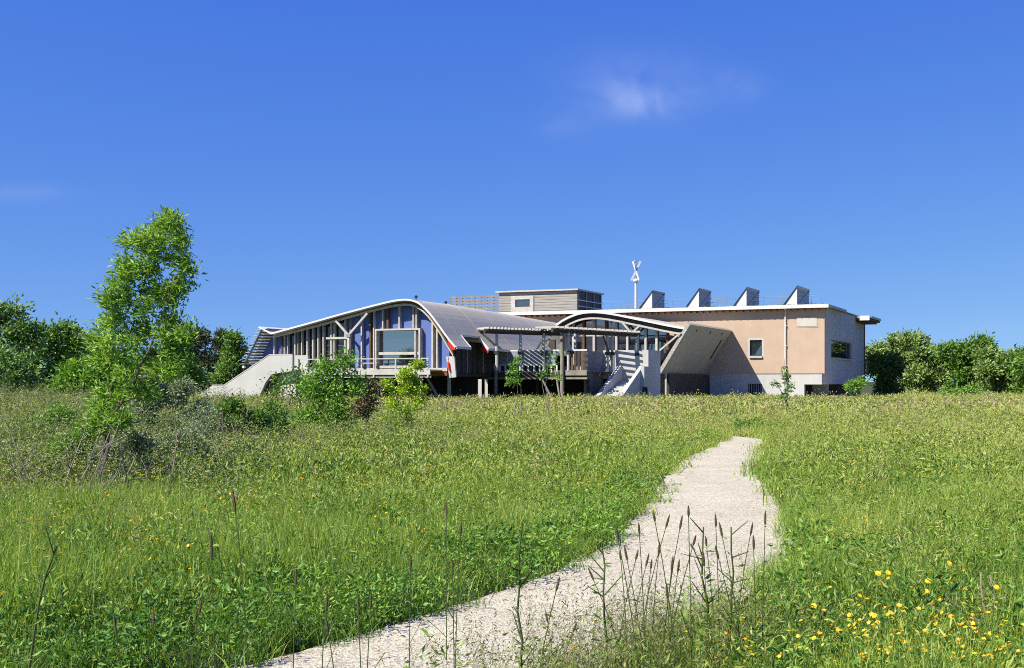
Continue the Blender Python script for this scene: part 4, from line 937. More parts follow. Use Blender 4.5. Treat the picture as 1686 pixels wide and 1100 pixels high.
# shrubs in front of the violet wing
plant('leafy_shrub', 'dense bright green shrub in front of the white walkway', 'bush', 30, 540, [(514, 628, 11, 14), (540, 610, 10, 12), (570, 598, 9, 12), (518, 652, 18, 16), (552, 640, 20, 20), (586, 640, 8, 14), (530, 682, 28, 18), (566, 670, 20, 18), (500, 690, 14, 14), (515, 710, 28, 12), (558, 703, 26, 12)], .09, .048, 6200, 'shleaf', 'bark', .045, per=16, clump=.15, seed=21)
plant('ivy_shrub', 'dull green shrub beneath the staircase landing', 'bush', 42, 476, [(470, 630, 16, 16), (490, 615, 16, 14), (462, 645, 16, 10), (485, 648, 20, 16)], .10, .05, 1000, 'mdleaf', 'bark', .04, per=9, clump=.18, seed=22)
plant('bronze_shrub', 'small bronze-brown shrub between the leafy shrub and the yellow sapling', 'bush', 31, 604, [(603, 655, 11, 18), (598, 672, 12, 14), (610, 640, 8, 12)], .09, .05, 1500, 'brleaf', 'bark', .02, per=20, clump=.12, seed=23)
plant('yellow_sapling', 'yellow-green young sapling in front of the big window', 'tree', 32, 668, [(692, 598, 10, 7), (680, 612, 11, 9), (678, 632, 13, 10), (664, 620, 9, 8), (690, 640, 8, 8), (660, 650, 20, 12), (642, 634, 10, 9), (672, 668, 22, 14), (645, 672, 16, 12), (690, 662, 12, 10), (655, 692, 24, 12), (675, 712, 26, 12)], .085, .045, 3600, 'ylleaf', 'palebark', .018, per=22, clump=.085, seed=24, stems=[[(0, 0, 0), (.05, 0, .8), (.33, 0, 1.95)], [(0, 0, 0), (-.15, .05, .7), (-.33, .05, 1.5)]])
plant('path_sapling', 'small green sapling with pale split trunk below the terrace', 'tree', 40, 855, [(849, 596, 4, 7), (846, 612, 8, 8), (853, 624, 6, 6), (841, 628, 6, 5)], .11, .05, 480, 'shleaf', 'palebark', .03, per=18, clump=.075, seed=25, stems=[[(0, 0, 0), (-.16, 0, .6), (-.05, 0, 1.2), (-.13, 0, 2.4)], [(0, 0, .3), (.08, 0, .9), (.0, 0, 1.9)]], twigs=False, group='young saplings below the terrace')
plant('thin_sapling', 'thin sparse sapling with pale leaning stem right of the small green one', 'tree', 41, 903, [(912, 588, 5, 7), (904, 602, 5, 8), (896, 618, 6, 4), (915, 622, 5, 4)], .11, .045, 210, 'shleaf', 'palebark', .022, per=24, clump=.09, seed=26, stems=[[(0, 0, 0), (.0, 0, .8), (-.1, 0, 1.5), (.08, 0, 2.6)], [(0, 0, .4), (-.22, 0, 1.6)]], twigs=False, group='young saplings below the terrace')
plant('bare_sapling', 'dark sparse sapling before the terracotta wall under the downpipe', 'tree', 44, 1296, [(1296, 626, 4, 8), (1276, 634, 7, 4), (1300, 640, 5, 8), (1292, 652, 6, 8), (1293, 612, 2, 10)], .10, .055, 420, 'dkleaf', 'bark', .022, per=40, clump=.07, seed=27, stems=[[(0, 0, 0), (-.05, 0, 1.0), (-.1, 0, 2.3)], [(0, 0, .5), (.0, 0, 1.4), (-.02, 0, 2.9)], [(-.02, 0, .7), (-.42, 0, 1.55)]], twigs=False)
plant('path_end_bush', 'dark green leafy clump where the path bends out of sight', 'bush', 35.5, 1232, [(1215, 703, 12, 8), (1235, 700, 16, 10), (1252, 705, 12, 9), (1230, 712, 24, 8)], .11, .055, 2200, 'shleaf', 'bark', .02, per=18, clump=.12, seed=28)
plant('silver_bush', 'pale grey-green bush at the foot of the tall young tree', 'bush', 25, 262, [(235, 662, 26, 18), (270, 655, 30, 18), (305, 672, 28, 20), (250, 690, 36, 20), (290, 705, 34, 20), (235, 725, 34, 16), (280, 738, 40, 16), (320, 725, 26, 16), (250, 632, 26, 16), (288, 645, 24, 16)], .065, .028, 17000, 'grleaf', 'twig', .02, per=40, clump=.10, seed=29)
plant('dark_berry_bush', 'dark green low bush below the concrete staircase', 'bush', 26, 398, [(385, 676, 14, 10), (408, 682, 20, 14), (382, 698, 26, 18), (425, 692, 24, 20), (400, 718, 36, 20), (360, 715, 26, 18), (440, 722, 24, 16), (395, 738, 44, 12)], .065, .035, 13000, 'mdleaf', 'twig', .02, per=32, clump=.10, seed=30)
plant('mixed_shrub', 'mid-green shrub between the dark low bush and the leafy shrub', 'bush', 27, 452, [(445, 668, 16, 16), (465, 685, 20, 18), (448, 705, 24, 18), (470, 722, 24, 16), (440, 735, 24, 10)], .075, .035, 5200, 'mdleaf', 'twig', .02, per=22, clump=.12, seed=31)
plant('grey_twiggy_shrub', 'small grey-green twiggy shrub left of the dark low bush', 'bush', 22, 338, [(338, 690, 14, 14), (328, 712, 20, 16), (350, 728, 20, 16), (335, 752, 26, 14)], .05, .02, 3600, 'grleaf', 'twig', .016, per=34, clump=.10, seed=32)
plant('green_thicket', 'bright green leafy thicket left of the tall young tree', 'bush', 24, 85, [(105, 690, 22, 18), (85, 708, 26, 18), (120, 722, 26, 18), (70, 730, 26, 14), (100, 745, 34, 12)], .07, .03, 5200, 'shleaf', 'twig', .02, per=26, clump=.12, seed=33)
plant('silvery_scrub', 'low silvery shrub hiding the foot of the tall young tree', 'bush', 17, 205, [(200, 700, 24, 18), (225, 722, 26, 18), (195, 742, 30, 18), (235, 762, 30, 16), (190, 778, 30, 12)], .05, .02, 7500, 'grleaf', 'twig', .016, per=40, clump=.09, seed=34)
plant('olive_scrub', 'olive shrub left of the foot of the tall young tree', 'bush', 17.5, 128, [(135, 712, 20, 14), (118, 732, 24, 16), (142, 750, 26, 16), (115, 770, 30, 12)], .05, .022, 6000, 'shleaf', 'twig', .016, per=40, clump=.09, seed=35)
plant('pale_scrub', 'pale twiggy shrub between the silvery shrub and the dark low bush', 'bush', 19, 300, [(300, 718, 22, 14), (280, 738, 26, 16), (318, 748, 26, 16), (295, 768, 36, 12)], .05, .02, 6500, 'grleaf', 'twig', .016, per=36, clump=.10, seed=36)
# hedge of shrubs and small trees on the right
hed = (('tall rounded hedge shrub beside the grey end wall', 1455, 118, [(1440, 602, 16, 22), (1462, 584, 22, 22), (1490, 572, 20, 20), (1450, 625, 28, 22), (1485, 605, 30, 26), (1478, 632, 36, 18), (1465, 648, 40, 10)], 'hdleaf'),
       ('hedge shrub with a spiky crest second from the end wall', 1525, 112, [(1505, 568, 14, 14), (1528, 578, 22, 18), (1515, 600, 26, 24), (1545, 605, 24, 24), (1525, 632, 38, 18), (1530, 648, 40, 10)], 'hdleaf'),
       ('broad dark green hedge shrub in the middle of the right hedge', 1590, 108, [(1570, 582, 20, 16), (1600, 572, 22, 14), (1585, 605, 34, 24), (1620, 600, 22, 22), (1595, 635, 44, 16), (1595, 650, 44, 10)], 'mdleaf'),
       ('lower green hedge shrub left of the photograph\'s right edge', 1645, 104, [(1635, 588, 20, 16), (1655, 592, 20, 16), (1640, 615, 30, 22), (1650, 640, 36, 14), (1645, 655, 40, 8)], 'hdleaf'),
       ('hedge shrub cut by the right edge of the photograph', 1700, 100, [(1685, 598, 20, 16), (1705, 605, 26, 22), (1690, 630, 36, 20), (1730, 615, 30, 28)], 'mdleaf'))
hed += (('hedge shrub filling the gap behind the spiky-crested one', 1500, 124, [(1475, 590, 24, 22), (1505, 585, 24, 22), (1540, 588, 22, 20), (1505, 620, 50, 26)], 'hdleaf'),
        ('hedge shrub behind and between the two right-hand shrubs', 1625, 120, [(1562, 590, 20, 20), (1615, 588, 26, 18), (1650, 596, 26, 18), (1620, 620, 56, 24)], 'hdleaf'))
for i, (lb, bp, Yd, bl_, mt) in enumerate(hed):
    plant('hedge_shrub', lb, 'shrub', Yd, bp, bl_, .36, .18, 12000, mt, 'bark', .14, per=1.5, clump=.42, seed=40+i, group='shrubs of the hedge on the right')
plant('hedge_foot_bush', 'light green low bush at the foot of the hedge shrubs', 'bush', 92, 1590, [(1575, 648, 12, 6), (1595, 643, 14, 8), (1560, 650, 12, 5)], .22, .11, 900, 'shleaf', 'bark', .06, per=3, clump=.25, seed=50)
plant('void_bush', 'small green bush beneath the overhanging grey end wall', 'bush', 95, 1412, [(1405, 640, 10, 6), (1416, 636, 9, 9)], .22, .11, 700, 'shleaf', 'bark', .05, per=3, clump=.22, seed=51)

# dry branches and twig heaps
def twig_heap(name, label, px, Yd, n, h, seed, spread=.5, thick=1.0):
    r = np.random.default_rng(seed); b = at(px, Yd); t = wthing(name, label, 'dead branches', b)
    for i in range(n):
        mb = MB(); p = np.array([r.normal(0, spread*.3), r.normal(0, .15), 0.]); d = np.array([r.normal(0, .7), r.normal(0, .3), 1.]); d /= np.linalg.norm(d); L0 = h*r.uniform(.5, 1.1)
        pts = [Vector(p)]
        for s in range(5): d = d+r.normal(0, .16, 3); d /= np.linalg.norm(d); p = p+d*L0/5; pts.append(Vector(p))
        mb.path(pts, np.linspace(.013, .004, 6)*thick, 5)
        for s in range(2, 5):
            q = pts[s]; e = Vector(d+r.normal(0, .8, 3)).normalized()*L0*.22; mb.tube(q, q+e, .004, .002, 4)
        wpart('branch', mb, 'twig', t)
    return t
twig_heap('dead_branches', 'tangle of dry pale branches at the foot of the tall young tree', 160, 14.2, 22, 1.25, 60, 1.3, 1.1)
twig_heap('dead_branches', 'loose dry stems leaning in the scrub right of the tall young tree', 290, 17, 16, 1.1, 63, 1.6)
twig_heap('dead_branches', 'dry grey stems in the scrub at the left edge', 18, 15, 10, 1.0, 64, .7)
twig_heap('dry_brush', 'dry brown brushwood below the leafy shrub', 520, 24, 14, .8, 61, 1.0)
twig_heap('dead_branches', 'few dead grey stems in the meadow near the right edge', 1615, 7.6, 7, .42, 62, .35)

# ------------------------------------------------------------------ meadow
SRC = {}
def src_coll(key, meshes):
    c = bpy.data.collections.new('source_'+key)
    for i, me in enumerate(meshes):
        o = bpy.data.objects.new('%s_source_%02d' % (key, i), me); c.objects.link(o)
    SRC[key] = c
def blades(r, n, rad, h0, h1, wd, mat, bend=.45, lean=(.06, 0), segs=3, name='clump'):
    V, Fc = [], []
    for i in range(n):
        a = r.uniform(0, 6.28); q = rad*math.sqrt(r.uniform(0, 1)); p = np.array([q*math.cos(a), q*math.sin(a), 0.]); h = r.uniform(h0, h1)
        az = r.uniform(0, 6.28); dv = np.array([math.cos(az), math.sin(az)]); b = bend*r.uniform(.15, 1.2)*h; fa = r.uniform(0, 6.28); sd_ = np.array([math.cos(fa), math.sin(fa), 0])*wd*r.uniform(.6, 1.2)/2
        k = len(V)
        for s in range(segs+1):
            t = s/segs; c = p+np.array([dv[0]*b*t*t+lean[0]*t*t, dv[1]*b*t*t+lean[1]*t*t, h*t*(1-.22*t*bend*b/h*2)])
            w = (1-t**1.6)*1.0
            if s < segs: V += [c-sd_*w, c+sd_*w]
            else: V.append(c)
        for s in range(segs-1): Fc += [(k+2*s, k+2*s+1, k+2*s+3), (k+2*s, k+2*s+3, k+2*s+2)]
        Fc.append((k+2*segs-2, k+2*segs-1, k+2*segs))
    return np_mesh(name, np.array(V), np.array(Fc), M[mat])
def seedgrass(r, n, rad, h0, h1, wd, head, mat):
    V, Fc = [], []
    def tri(a, b, c): k = len(V); V.extend([a, b, c]); Fc.append((k, k+1, k+2))
    for i in range(n):
        a = r.uniform(0, 6.28); q = rad*math.sqrt(r.uniform()); p = np.array([q*math.cos(a), q*math.sin(a), 0.]); h = r.uniform(h0, h1); tip = p+np.array([r.normal(.06, .08), r.normal(0, .08), h])
        fa = r.uniform(0, 6.28); s = np.array([math.cos(fa), math.sin(fa), 0])*wd/2
        tri(p-s, p+s, tip)
        for j in range(7):
            t = 1-j*.045-r.uniform(0, .02); c = p+(tip-p)*t; e = np.array([r.normal(.012, .02), r.normal(0, .02), -r.uniform(.0, .03)])*(head/.05)
            o_ = np.array([r.normal(), r.normal(), .4]); o_ *= head*.18/np.linalg.norm(o_)
            tri(c+e*.2, c+e+o_, c+e*1.8-np.array([0, 0, head*.35]))
    return np_mesh('seedgrass', np.array(V), np.array(Fc), M[mat])
def weed(r, n, rad, h, ln, wd, mat):
    c = np.stack([r.normal(0, rad*.5, n), r.normal(0, rad*.5, n), r.uniform(.04, h, n)], 1); d = np.stack([c[:, 0], c[:, 1], np.full(n, rad*.25)], 1)+r.normal(0, rad*.35, (n, 3))
    return leaf_mesh('weed', c, d, ln, wd, mat, r, .22)
def flower(r, n, rad, h0, h1, sz, mat, petals=5):
    V, Fc = [], []
    for i in range(n):
        c = np.array([r.normal(0, rad), r.normal(0, rad), r.uniform(h0, h1)]); up_ = np.array([r.normal(0, .4), r.normal(-.3, .4), 1]); up_ /= np.linalg.norm(up_)
        s = np.cross(up_, [1, 0, 0]); s /= np.linalg.norm(s); t = np.cross(up_, s); k = len(V); V.append(c)
        for j in range(petals*2):
            a = j*math.pi/petals; q = sz*(1 if j % 2 else .72); V.append(c+(s*math.cos(a)+t*math.sin(a))*q+up_*sz*.25)
        for j in range(petals*2): Fc.append((k, k+1+j, k+1+(j+1) % (petals*2)))
    return np_mesh('flower', np.array(V), np.array(Fc), M[mat])
R = np.random.default_rng(99)
NV = 5
src_coll('meadow', [blades(R, 46, .17, .14, .42, .0075, 'grass', .55) for _ in range(NV)]
         + [blades(R, 50, .30, .16, .46, .013, 'grass', .5) for _ in range(NV)]
         + [blades(R, 60, .75, .18, .52, .034, 'grass', .45, segs=2) for _ in range(NV)])
src_coll('seeding', [seedgrass(R, 7, .16, .42, .7, .003, .026, 'seed') for _ in range(4)]
         + [seedgrass(R, 12, .35, .40, .70, .006, .042, 'seed') for _ in range(4)]
         + [seedgrass(R, 16, .8, .42, .78, .016, .09, 'seed') for _ in range(4)])
src_coll('weeds', [weed(R, 60, .18, .34, .052, .024, 'weed') for _ in range(4)]+[weed(R, 80, .22, .34, .042, .015, 'weed') for _ in range(4)])
def scrub(r, n, rad, h0, h1, ln, wd, ns=9):
    c, d = [], []
    for i in range(ns):
        a = r.uniform(0, 6.28); q = rad*math.sqrt(r.uniform()); h = r.uniform(h0, h1); lx, ly = r.normal(0, .18), r.normal(0, .18)
        for j in range(n//ns):
            t = r.uniform(.2, 1); c.append((q*math.cos(a)+lx*t+r.normal(0, .05), q*math.sin(a)+ly*t+r.normal(0, .05), h*t)); d.append((r.normal(), r.normal(), r.uniform(0, 1.2)))
    return leaf_mesh('scrub', np.array(c), np.array(d), ln, wd, 'scrub', r, .15)
M['scrub'] = leafmat('scrub_leaf', [(.05, .085, .02), (.10, .15, .03), (.16, .20, .05), (.20, .21, .11), (.24, .21, .14)], .28, attr='tint', gloss=.03, boost=1.3)
def herb(r, n, rad, h0, h1, ln, wd):
    c = np.stack([r.normal(0, rad*.55, n), r.normal(0, rad*.55, n), h0+(h1-h0)*r.uniform(0, 1, n)**.7], 1); d = r.normal(0, .7, (n, 3))+[.1, 0, .75]
    return leaf_mesh('herb', c, d, ln, wd, 'herb', r, .2)
M['herb'] = leafmat('meadow_herb', [(.036, .085, .010), (.09, .16, .018), (.165, .235, .03), (.24, .28, .05), (.31, .30, .11)], .38, attr='tint', gloss=.03, boost=1.45)
src_coll('herbs', [herb(R, 70, .2, .06, .40, .042, .0105) for _ in range(4)]+[herb(R, 80, .36, .08, .44, .07, .02) for _ in range(4)]+[herb(R, 90, .8, .1, .5, .15, .05) for _ in range(4)])
src_coll('scrub', [scrub(R, 300, .34, .45, .95, .042, .014) for _ in range(5)])
src_coll('flowers', [flower(R, 8, .09, .30, .46, .0105, 'orangepetal') for _ in range(4)])

def scatter(name, label, cat, key, P, idx, scl, tint, tilt=.12):
    n = len(P); me = bpy.data.meshes.new(name); me.vertices.add(n); me.vertices.foreach_set('co', np.asarray(P, np.float32).ravel()); me.update()
    rot = np.stack([R.normal(0, tilt, n), R.normal(0, tilt, n), R.uniform(0, 6.283, n)], 1)
    for nm, ty, dat in (('rot', 'FLOAT_VECTOR', rot.astype(np.float32)), ('scl', 'FLOAT_VECTOR', np.asarray(scl, np.float32)), ('idx', 'INT', np.asarray(idx, np.int32)), ('tint', 'FLOAT', np.asarray(tint, np.float32))):
        a = me.attributes.new(nm, ty, 'POINT'); a.data.foreach_set('vector' if ty == 'FLOAT_VECTOR' else 'value', dat.ravel())
    o = link(name, me); tag(o, label, cat, None, 'stuff')
    ng = bpy.data.node_groups.new(name+'_nodes', 'GeometryNodeTree'); ng.interface.new_socket('Geometry', in_out='INPUT', socket_type='NodeSocketGeometry'); ng.interface.new_socket('Geometry', in_out='OUTPUT', socket_type='NodeSocketGeometry')
    N, L = ng.nodes.new, ng.links.new
    gi, go = N('NodeGroupInput'), N('NodeGroupOutput'); ci = N('GeometryNodeCollectionInfo'); ci.inputs[0].default_value = SRC[key]; ci.inputs['Separate Children'].default_value = True; ci.inputs['Reset Children'].default_value = True
    ip = N('GeometryNodeInstanceOnPoints'); ip.inputs['Pick Instance'].default_value = True
    def na(nm, ty):
        q = N('GeometryNodeInputNamedAttribute'); q.data_type = ty; q.inputs['Name'].default_value = nm
        return [s for s in q.outputs if s.enabled and s.name == 'Attribute'][0]
    L(gi.outputs[0], ip.inputs['Points']); L(ci.outputs[0], ip.inputs['Instance']); L(na('idx', 'INT'), ip.inputs['Instance Index']); L(na('rot', 'FLOAT_VECTOR'), ip.inputs['Rotation']); L(na('scl', 'FLOAT_VECTOR'), ip.inputs['Scale']); L(ip.outputs[0], go.inputs[0])
    md = o.modifiers.new('scatter', 'NODES'); md.node_group = ng
    return o
def field(y0, y1, dens, margin=3.0):
    """random ground points in the strip of land the photograph (and a step aside) can see"""
    half = lambda y: .4215*y+margin
    n = int(dens*(y1-y0)*(half(y0)+half(y1))); y = R.uniform(y0, y1, n); x = R.uniform(-1, 1, n)*half(y1); k = np.abs(x) < half(y); return x[k], y[k]
def keep_off(x, y, pad=0.0):
    u, w = (x-OX)*UX+(y-OY)*UY, (x-OX)*WX+(y-OY)*WY
    bld = ((u > -36) & (u < .5) & (w > -1.0)) | ((u > -32) & (u < us+.4) & (w > W1-.6)) | ((u > us) & (u < r1+.5) & (w > WL-1.2)) | ((u > us) & (u < bl[0]+1) & (w > W2))
    bounce_area = (u > -19) & (u < 5.8) & (w > -15) & (w < 20.8) & (R.uniform(0, 1, len(x)) > .12)
    inp = in_path(x, y); inp &= path_dist(x, y) > .10*R.uniform(0, 1, len(x))
    return ~(inp | bld | bounce_area)
def stack(*a): return tuple(np.concatenate(q) for q in zip(*a))

x1_, y1_ = field(3.2, 15, 40, 5.0); x2_, y2_ = field(15, 42, 10, 6); x3_, y3_ = field(42, 135, 2.2, 12)
xs_a, ys_a = np.r_[x1_, x2_, x3_], np.r_[y1_, y2_, y3_]; ring = np.r_[np.zeros(len(x1_)), np.ones(len(x2_)), np.full(len(x3_), 2)].astype(int)
k = keep_off(xs_a, ys_a); xs_a, ys_a, ring = xs_a[k], ys_a[k], ring[k]
pd = path_dist(xs_a, ys_a)
big, mid_, fine = gnoise(xs_a, ys_a, 9), gnoise(xs_a+40, ys_a, 3.2), R.uniform(0, 1, len(xs_a))
hgt = (.75+.5*mid_)*np.clip(np.where(xs_a < 0.62*ys_a**.8-1.2, .8, .45)+pd*.5+(ys_a > 29)*.6, .42, 1.0)
hgt *= np.where(ys_a < 7.5, np.clip(.62+.05*ys_a, 0, 1), 1)
hgt *= .8+.75*np.clip((gnoise(xs_a*1.0+5, ys_a, 1.1)-.35)*1.8, 0, 1)*np.clip(pd/.8, 0, 1)
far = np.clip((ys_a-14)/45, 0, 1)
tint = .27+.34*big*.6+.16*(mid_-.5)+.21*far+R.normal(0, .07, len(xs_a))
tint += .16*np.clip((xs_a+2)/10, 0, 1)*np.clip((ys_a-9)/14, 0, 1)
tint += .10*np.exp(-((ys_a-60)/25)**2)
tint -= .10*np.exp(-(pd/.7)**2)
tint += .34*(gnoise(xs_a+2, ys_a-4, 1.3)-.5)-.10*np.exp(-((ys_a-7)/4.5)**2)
hgt *= 1+.6*np.exp(-((xs_a+3.2)/2.6)**2-((ys_a-9)/4)**2)*np.clip(pd, 0, 1)
scl = np.stack([np.ones_like(hgt)*R.uniform(.85, 1.2, len(hgt)), np.ones_like(hgt)*R.uniform(.85, 1.2, len(hgt)), hgt], 1)
P = np.stack([xs_a, ys_a, ground_h(xs_a, ys_a)], 1)
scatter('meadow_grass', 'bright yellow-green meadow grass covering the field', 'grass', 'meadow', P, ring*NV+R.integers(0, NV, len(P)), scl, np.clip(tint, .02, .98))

# small-leaved herbs growing through the grass
x1_, y1_ = field(4.5, 15, 20, 5.0); x2_, y2_ = field(15, 42, 7, 6); x3_, y3_ = field(42, 105, 1.6, 12)
x_, y_ = np.r_[x1_, x2_, x3_], np.r_[y1_, y2_, y3_]; ring = np.r_[np.zeros(len(x1_)), np.ones(len(x2_)), np.full(len(x3_), 2)].astype(int)
q = path_dist(x_, y_); k = keep_off(x_, y_) & (R.uniform(0, 1, len(x_)) < .35+.9*gnoise(x_-17, y_+8, 2.8)) & (q > .12); x_, y_, ring, q = x_[k], y_[k], ring[k], q[k]
s_ = R.uniform(.7, 1.25, len(x_)); h_ = s_*np.clip(.5+q*.5, .5, 1.05)
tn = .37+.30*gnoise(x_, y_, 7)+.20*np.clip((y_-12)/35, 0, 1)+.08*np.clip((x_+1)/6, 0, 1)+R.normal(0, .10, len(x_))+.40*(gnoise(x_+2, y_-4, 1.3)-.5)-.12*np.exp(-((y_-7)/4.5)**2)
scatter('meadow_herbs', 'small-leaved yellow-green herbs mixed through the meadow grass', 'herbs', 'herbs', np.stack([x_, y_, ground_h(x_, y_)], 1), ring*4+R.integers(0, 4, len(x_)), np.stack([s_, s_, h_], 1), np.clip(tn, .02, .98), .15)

# taller seeding grass in drifts
x1_, y1_ = field(6.5, 15, 7, 5.0); x2_, y2_ = field(15, 42, 4.0, 3.5); x3_, y3_ = field(42, 120, 1.5, 12)
x_, y_ = np.r_[x1_, x2_, x3_], np.r_[y1_, y2_, y3_]; ring = np.r_[np.zeros(len(x1_)), np.ones(len(x2_)), np.full(len(x3_), 2)].astype(int)
drift = gnoise(x_+11, y_-7, 6); left = np.clip((-x_-1)/8, 0, 1)
prob = np.clip((drift-.5)*2.4, 0, 1)*.30+.36*np.exp(-((y_-58)/20)**2)+left*.5*np.exp(-((y_-26)/14)**2)+.03
k = keep_off(x_, y_) & (R.uniform(0, 1, len(x_)) < prob) & (path_dist(x_, y_) > .45); x_, y_, ring = x_[k], y_[k], ring[k]
s_ = R.uniform(.7, 1.15, len(x_))*(1+.25*np.exp(-((x_+14)/9)**2-((y_-36)/14)**2))
scatter('seeding_grass', 'drifts of taller straw-coloured seeding grass in the meadow', 'grass', 'seeding', np.stack([x_, y_, ground_h(x_, y_)], 1), ring*4+R.integers(0, 4, len(x_)), np.stack([s_, s_, s_], 1), np.clip(.35+.5*gnoise(x_, y_+30, 7)+R.normal(0, .12, len(x_)), 0, 1))

# loose stems along the near edge of the path
n_ = 520; yy = R.uniform(4.6, 7.2, n_); pxx = R.normal(1010, 170, n_); xx = (pxx-CX)/F*yy; k = keep_off(xx, yy) & (path_dist(xx, yy) < 1.1); xx, yy = xx[k], yy[k]; s_ = R.uniform(.55, 1.0, len(xx))
scatter('loose_stems', 'loose thin grass stems leaning over the near edge of the path', 'grass', 'seeding', np.stack([xx, yy, ground_h(xx, yy)], 1), R.integers(0, 4, len(xx)), np.stack([s_*.8, s_*.8, s_], 1), np.clip(R.normal(.05, .15, len(xx)), 0, 1), .25)

# broad-leaved weeds: dense at lower left and along the path
x_, y_ = stack(field(5.3, 16, 34, 1.5), field(16, 34, 8, 1.5)); q = path_dist(x_, y_)
side_l = (x_ < np.interp(y_, pl[np.argsort(pl[:, 1]), 1], pl[np.argsort(pl[:, 1]), 0]))
prob = .10+.75*np.exp(-((x_+2.9)/1.9)**2-((y_-7.2)/1.5)**2)+.5*np.exp(-((q-.15)/.28)**2)*side_l+.28*np.clip((gnoise(x_-9, y_+5, 2.6)-.5)*3, 0, 1)
k = keep_off(x_, y_) & (R.uniform(0, 1, len(x_)) < prob); x_, y_ = x_[k], y_[k]; s_ = R.uniform(.7, 1.25, len(x_))
scatter('leafy_weeds', 'dark green broad-leaved weeds at lower left and along the path', 'weeds', 'weeds', np.stack([x_, y_, ground_h(x_, y_)], 1), R.integers(0, 8, len(x_)), np.stack([s_, s_, s_], 1), np.clip(.22+.5*gnoise(x_, y_, 1.6)+R.normal(0, .15, len(x_))-.12*np.exp(-((x_+2.9)/1.9)**2-((y_-6.8)/1.3)**2), 0, 1), .2)

# scrub of taller mixed growth on the left
x_, y_ = field(12, 44, 9, 3); pxs = x_/y_*F+CX
prob = np.clip((480-pxs)/150, 0, 1)*np.clip((y_-12)/4, 0, 1)*(.35+.5*gnoise(x_+3, y_, 4))*np.clip((46-y_)/14, 0, 1)+.35*np.exp(-((pxs-590)/110)**2-((y_-25)/5)**2)+.25*np.exp(-((pxs-1110)/30)**2-((y_-32)/4)**2)
k = keep_off(x_, y_) & (R.uniform(0, 1, len(x_)) < prob); x_, y_ = x_[k], y_[k]; s_ = R.uniform(.55, 1.0, len(x_))*(.7+1.1*gnoise(x_-6, y_+2, 2.2))
scatter('scrub_growth', 'tangled mixed scrub of small-leaved plants on the left of the meadow', 'scrub', 'scrub', np.stack([x_, y_, ground_h(x_, y_)], 1), R.integers(0, 5, len(x_)), np.stack([s_, s_, s_], 1), np.clip(.1+.75*gnoise(x_, y_+9, 3)+R.normal(0, .12, len(x_)), 0, 1), .15)

# small orange-yellow flowers
x_, y_ = stack(field(4.9, 7.5, 70, .6), field(7.5, 20, 30, 1.0))
q = path_dist(x_, y_)
prob = (q > .32)*(.85*np.exp(-((x_-2.0)/.75)**2-((y_-5.7)/.55)**2)+.16*np.exp(-((x_+1.7)/1.5)**2-((y_-14.5)/1.6)**2)+.25*np.exp(-((x_+3.2)/1.2)**2-((y_-10.5)/1.6)**2)+.02)
k = keep_off(x_, y_) & (R.uniform(0, 1, len(x_)) < prob); x_, y_ = x_[k], y_[k]; s_ = R.uniform(.8, 1.3, len(x_))
scatter('small_yellow_flowers', 'scattered small orange-yellow flowers low in the grass', 'flowers', 'flowers', np.stack([x_, y_, ground_h(x_, y_)], 1), R.integers(0, 4, len(x_)), np.stack([s_, s_, s_], 1), R.uniform(0, 1, len(x_)))

# loose stones on the path
def stone(r):
    a = r.normal(0, 1, (14, 3)); a /= np.linalg.norm(a, axis=1, keepdims=True); bm = bmesh.new()
    for q in a*r.uniform(.7, 1.1, (14, 1))*[.011, .009, .006]: bm.verts.new(q)
    bmesh.ops.convex_hull(bm, input=bm.verts); me = bpy.data.meshes.new('stone'); bm.to_mesh(me); bm.free(); me.materials.append(M['stone']); return me
M['stone'] = surf('path_stone', (.66, .62, .53), (.34, .31, .26), 3, .9)
src_coll('stones', [stone(R) for _ in range(5)])
n_ = 5200; i_ = R.integers(6, NP-60, n_); f_ = R.uniform(-.03, 1.03, n_); q_ = pl[i_]*(1-f_)[:, None]+pr[i_]*f_[:, None]+R.normal(0, .04, (n_, 2)); k = q_[:, 1] < 17; q_ = q_[k]; s_ = R.uniform(.5, 1.5, len(q_))**1.6
scatter('path_stones', 'small loose stones scattered on the pale path', 'stones', 'stones', np.stack([q_[:, 0], q_[:, 1], ground_h(q_[:, 0], q_[:, 1])+.035], 1), R.integers(0, 5, len(q_)), np.stack([s_, s_, s_], 1), s_, .3)

# ------------------------------------------------------------------ single foreground plants
def stalk(px, py, Yd, head, seed, label, group, lean=0., hr=.0075, name='grass_stalk'):
    r = np.random.default_rng(seed); z = EYE+(HY-py)*Yd/F; x = gpx(px, Yd); bx = x-lean-r.normal(0, .03); gz = float(ground_h(bx, Yd))
    t = wthing(name, label, 'grass stalk', (bx, Yd, gz), group); H = z-gz
    P_ = [Vector((( (x-bx))*s**1.6, r.normal(0, .004), H*s)) for s in np.linspace(0, 1, 6)]
    mb = MB(); mb.path(P_, np.linspace(.0034, .002, 6), 5); wpart('stem', mb, 'stem', t)
    d = (P_[-1]-P_[-2]).normalized(); mb = MB(); n = 7; a = P_[-1]
    mb.path([a+d*(head*(i/n)-head*.15) for i in range(n+1)], [hr*.35, hr*.85, hr, hr, hr*.95, hr*.8, hr*.6, hr*.15], 7); wpart('seed_head', mb, 'seedhead', t)
    for j in range(2):
        s0 = P_[1+j]; e = s0+Vector((r.choice([-1, 1])*r.uniform(.05, .12), r.normal(0, .03), r.uniform(.08, .16))); mb = MB(); mb.beam(s0, e, .006, .001); wpart('blade', mb, 'stem', t)
    return t
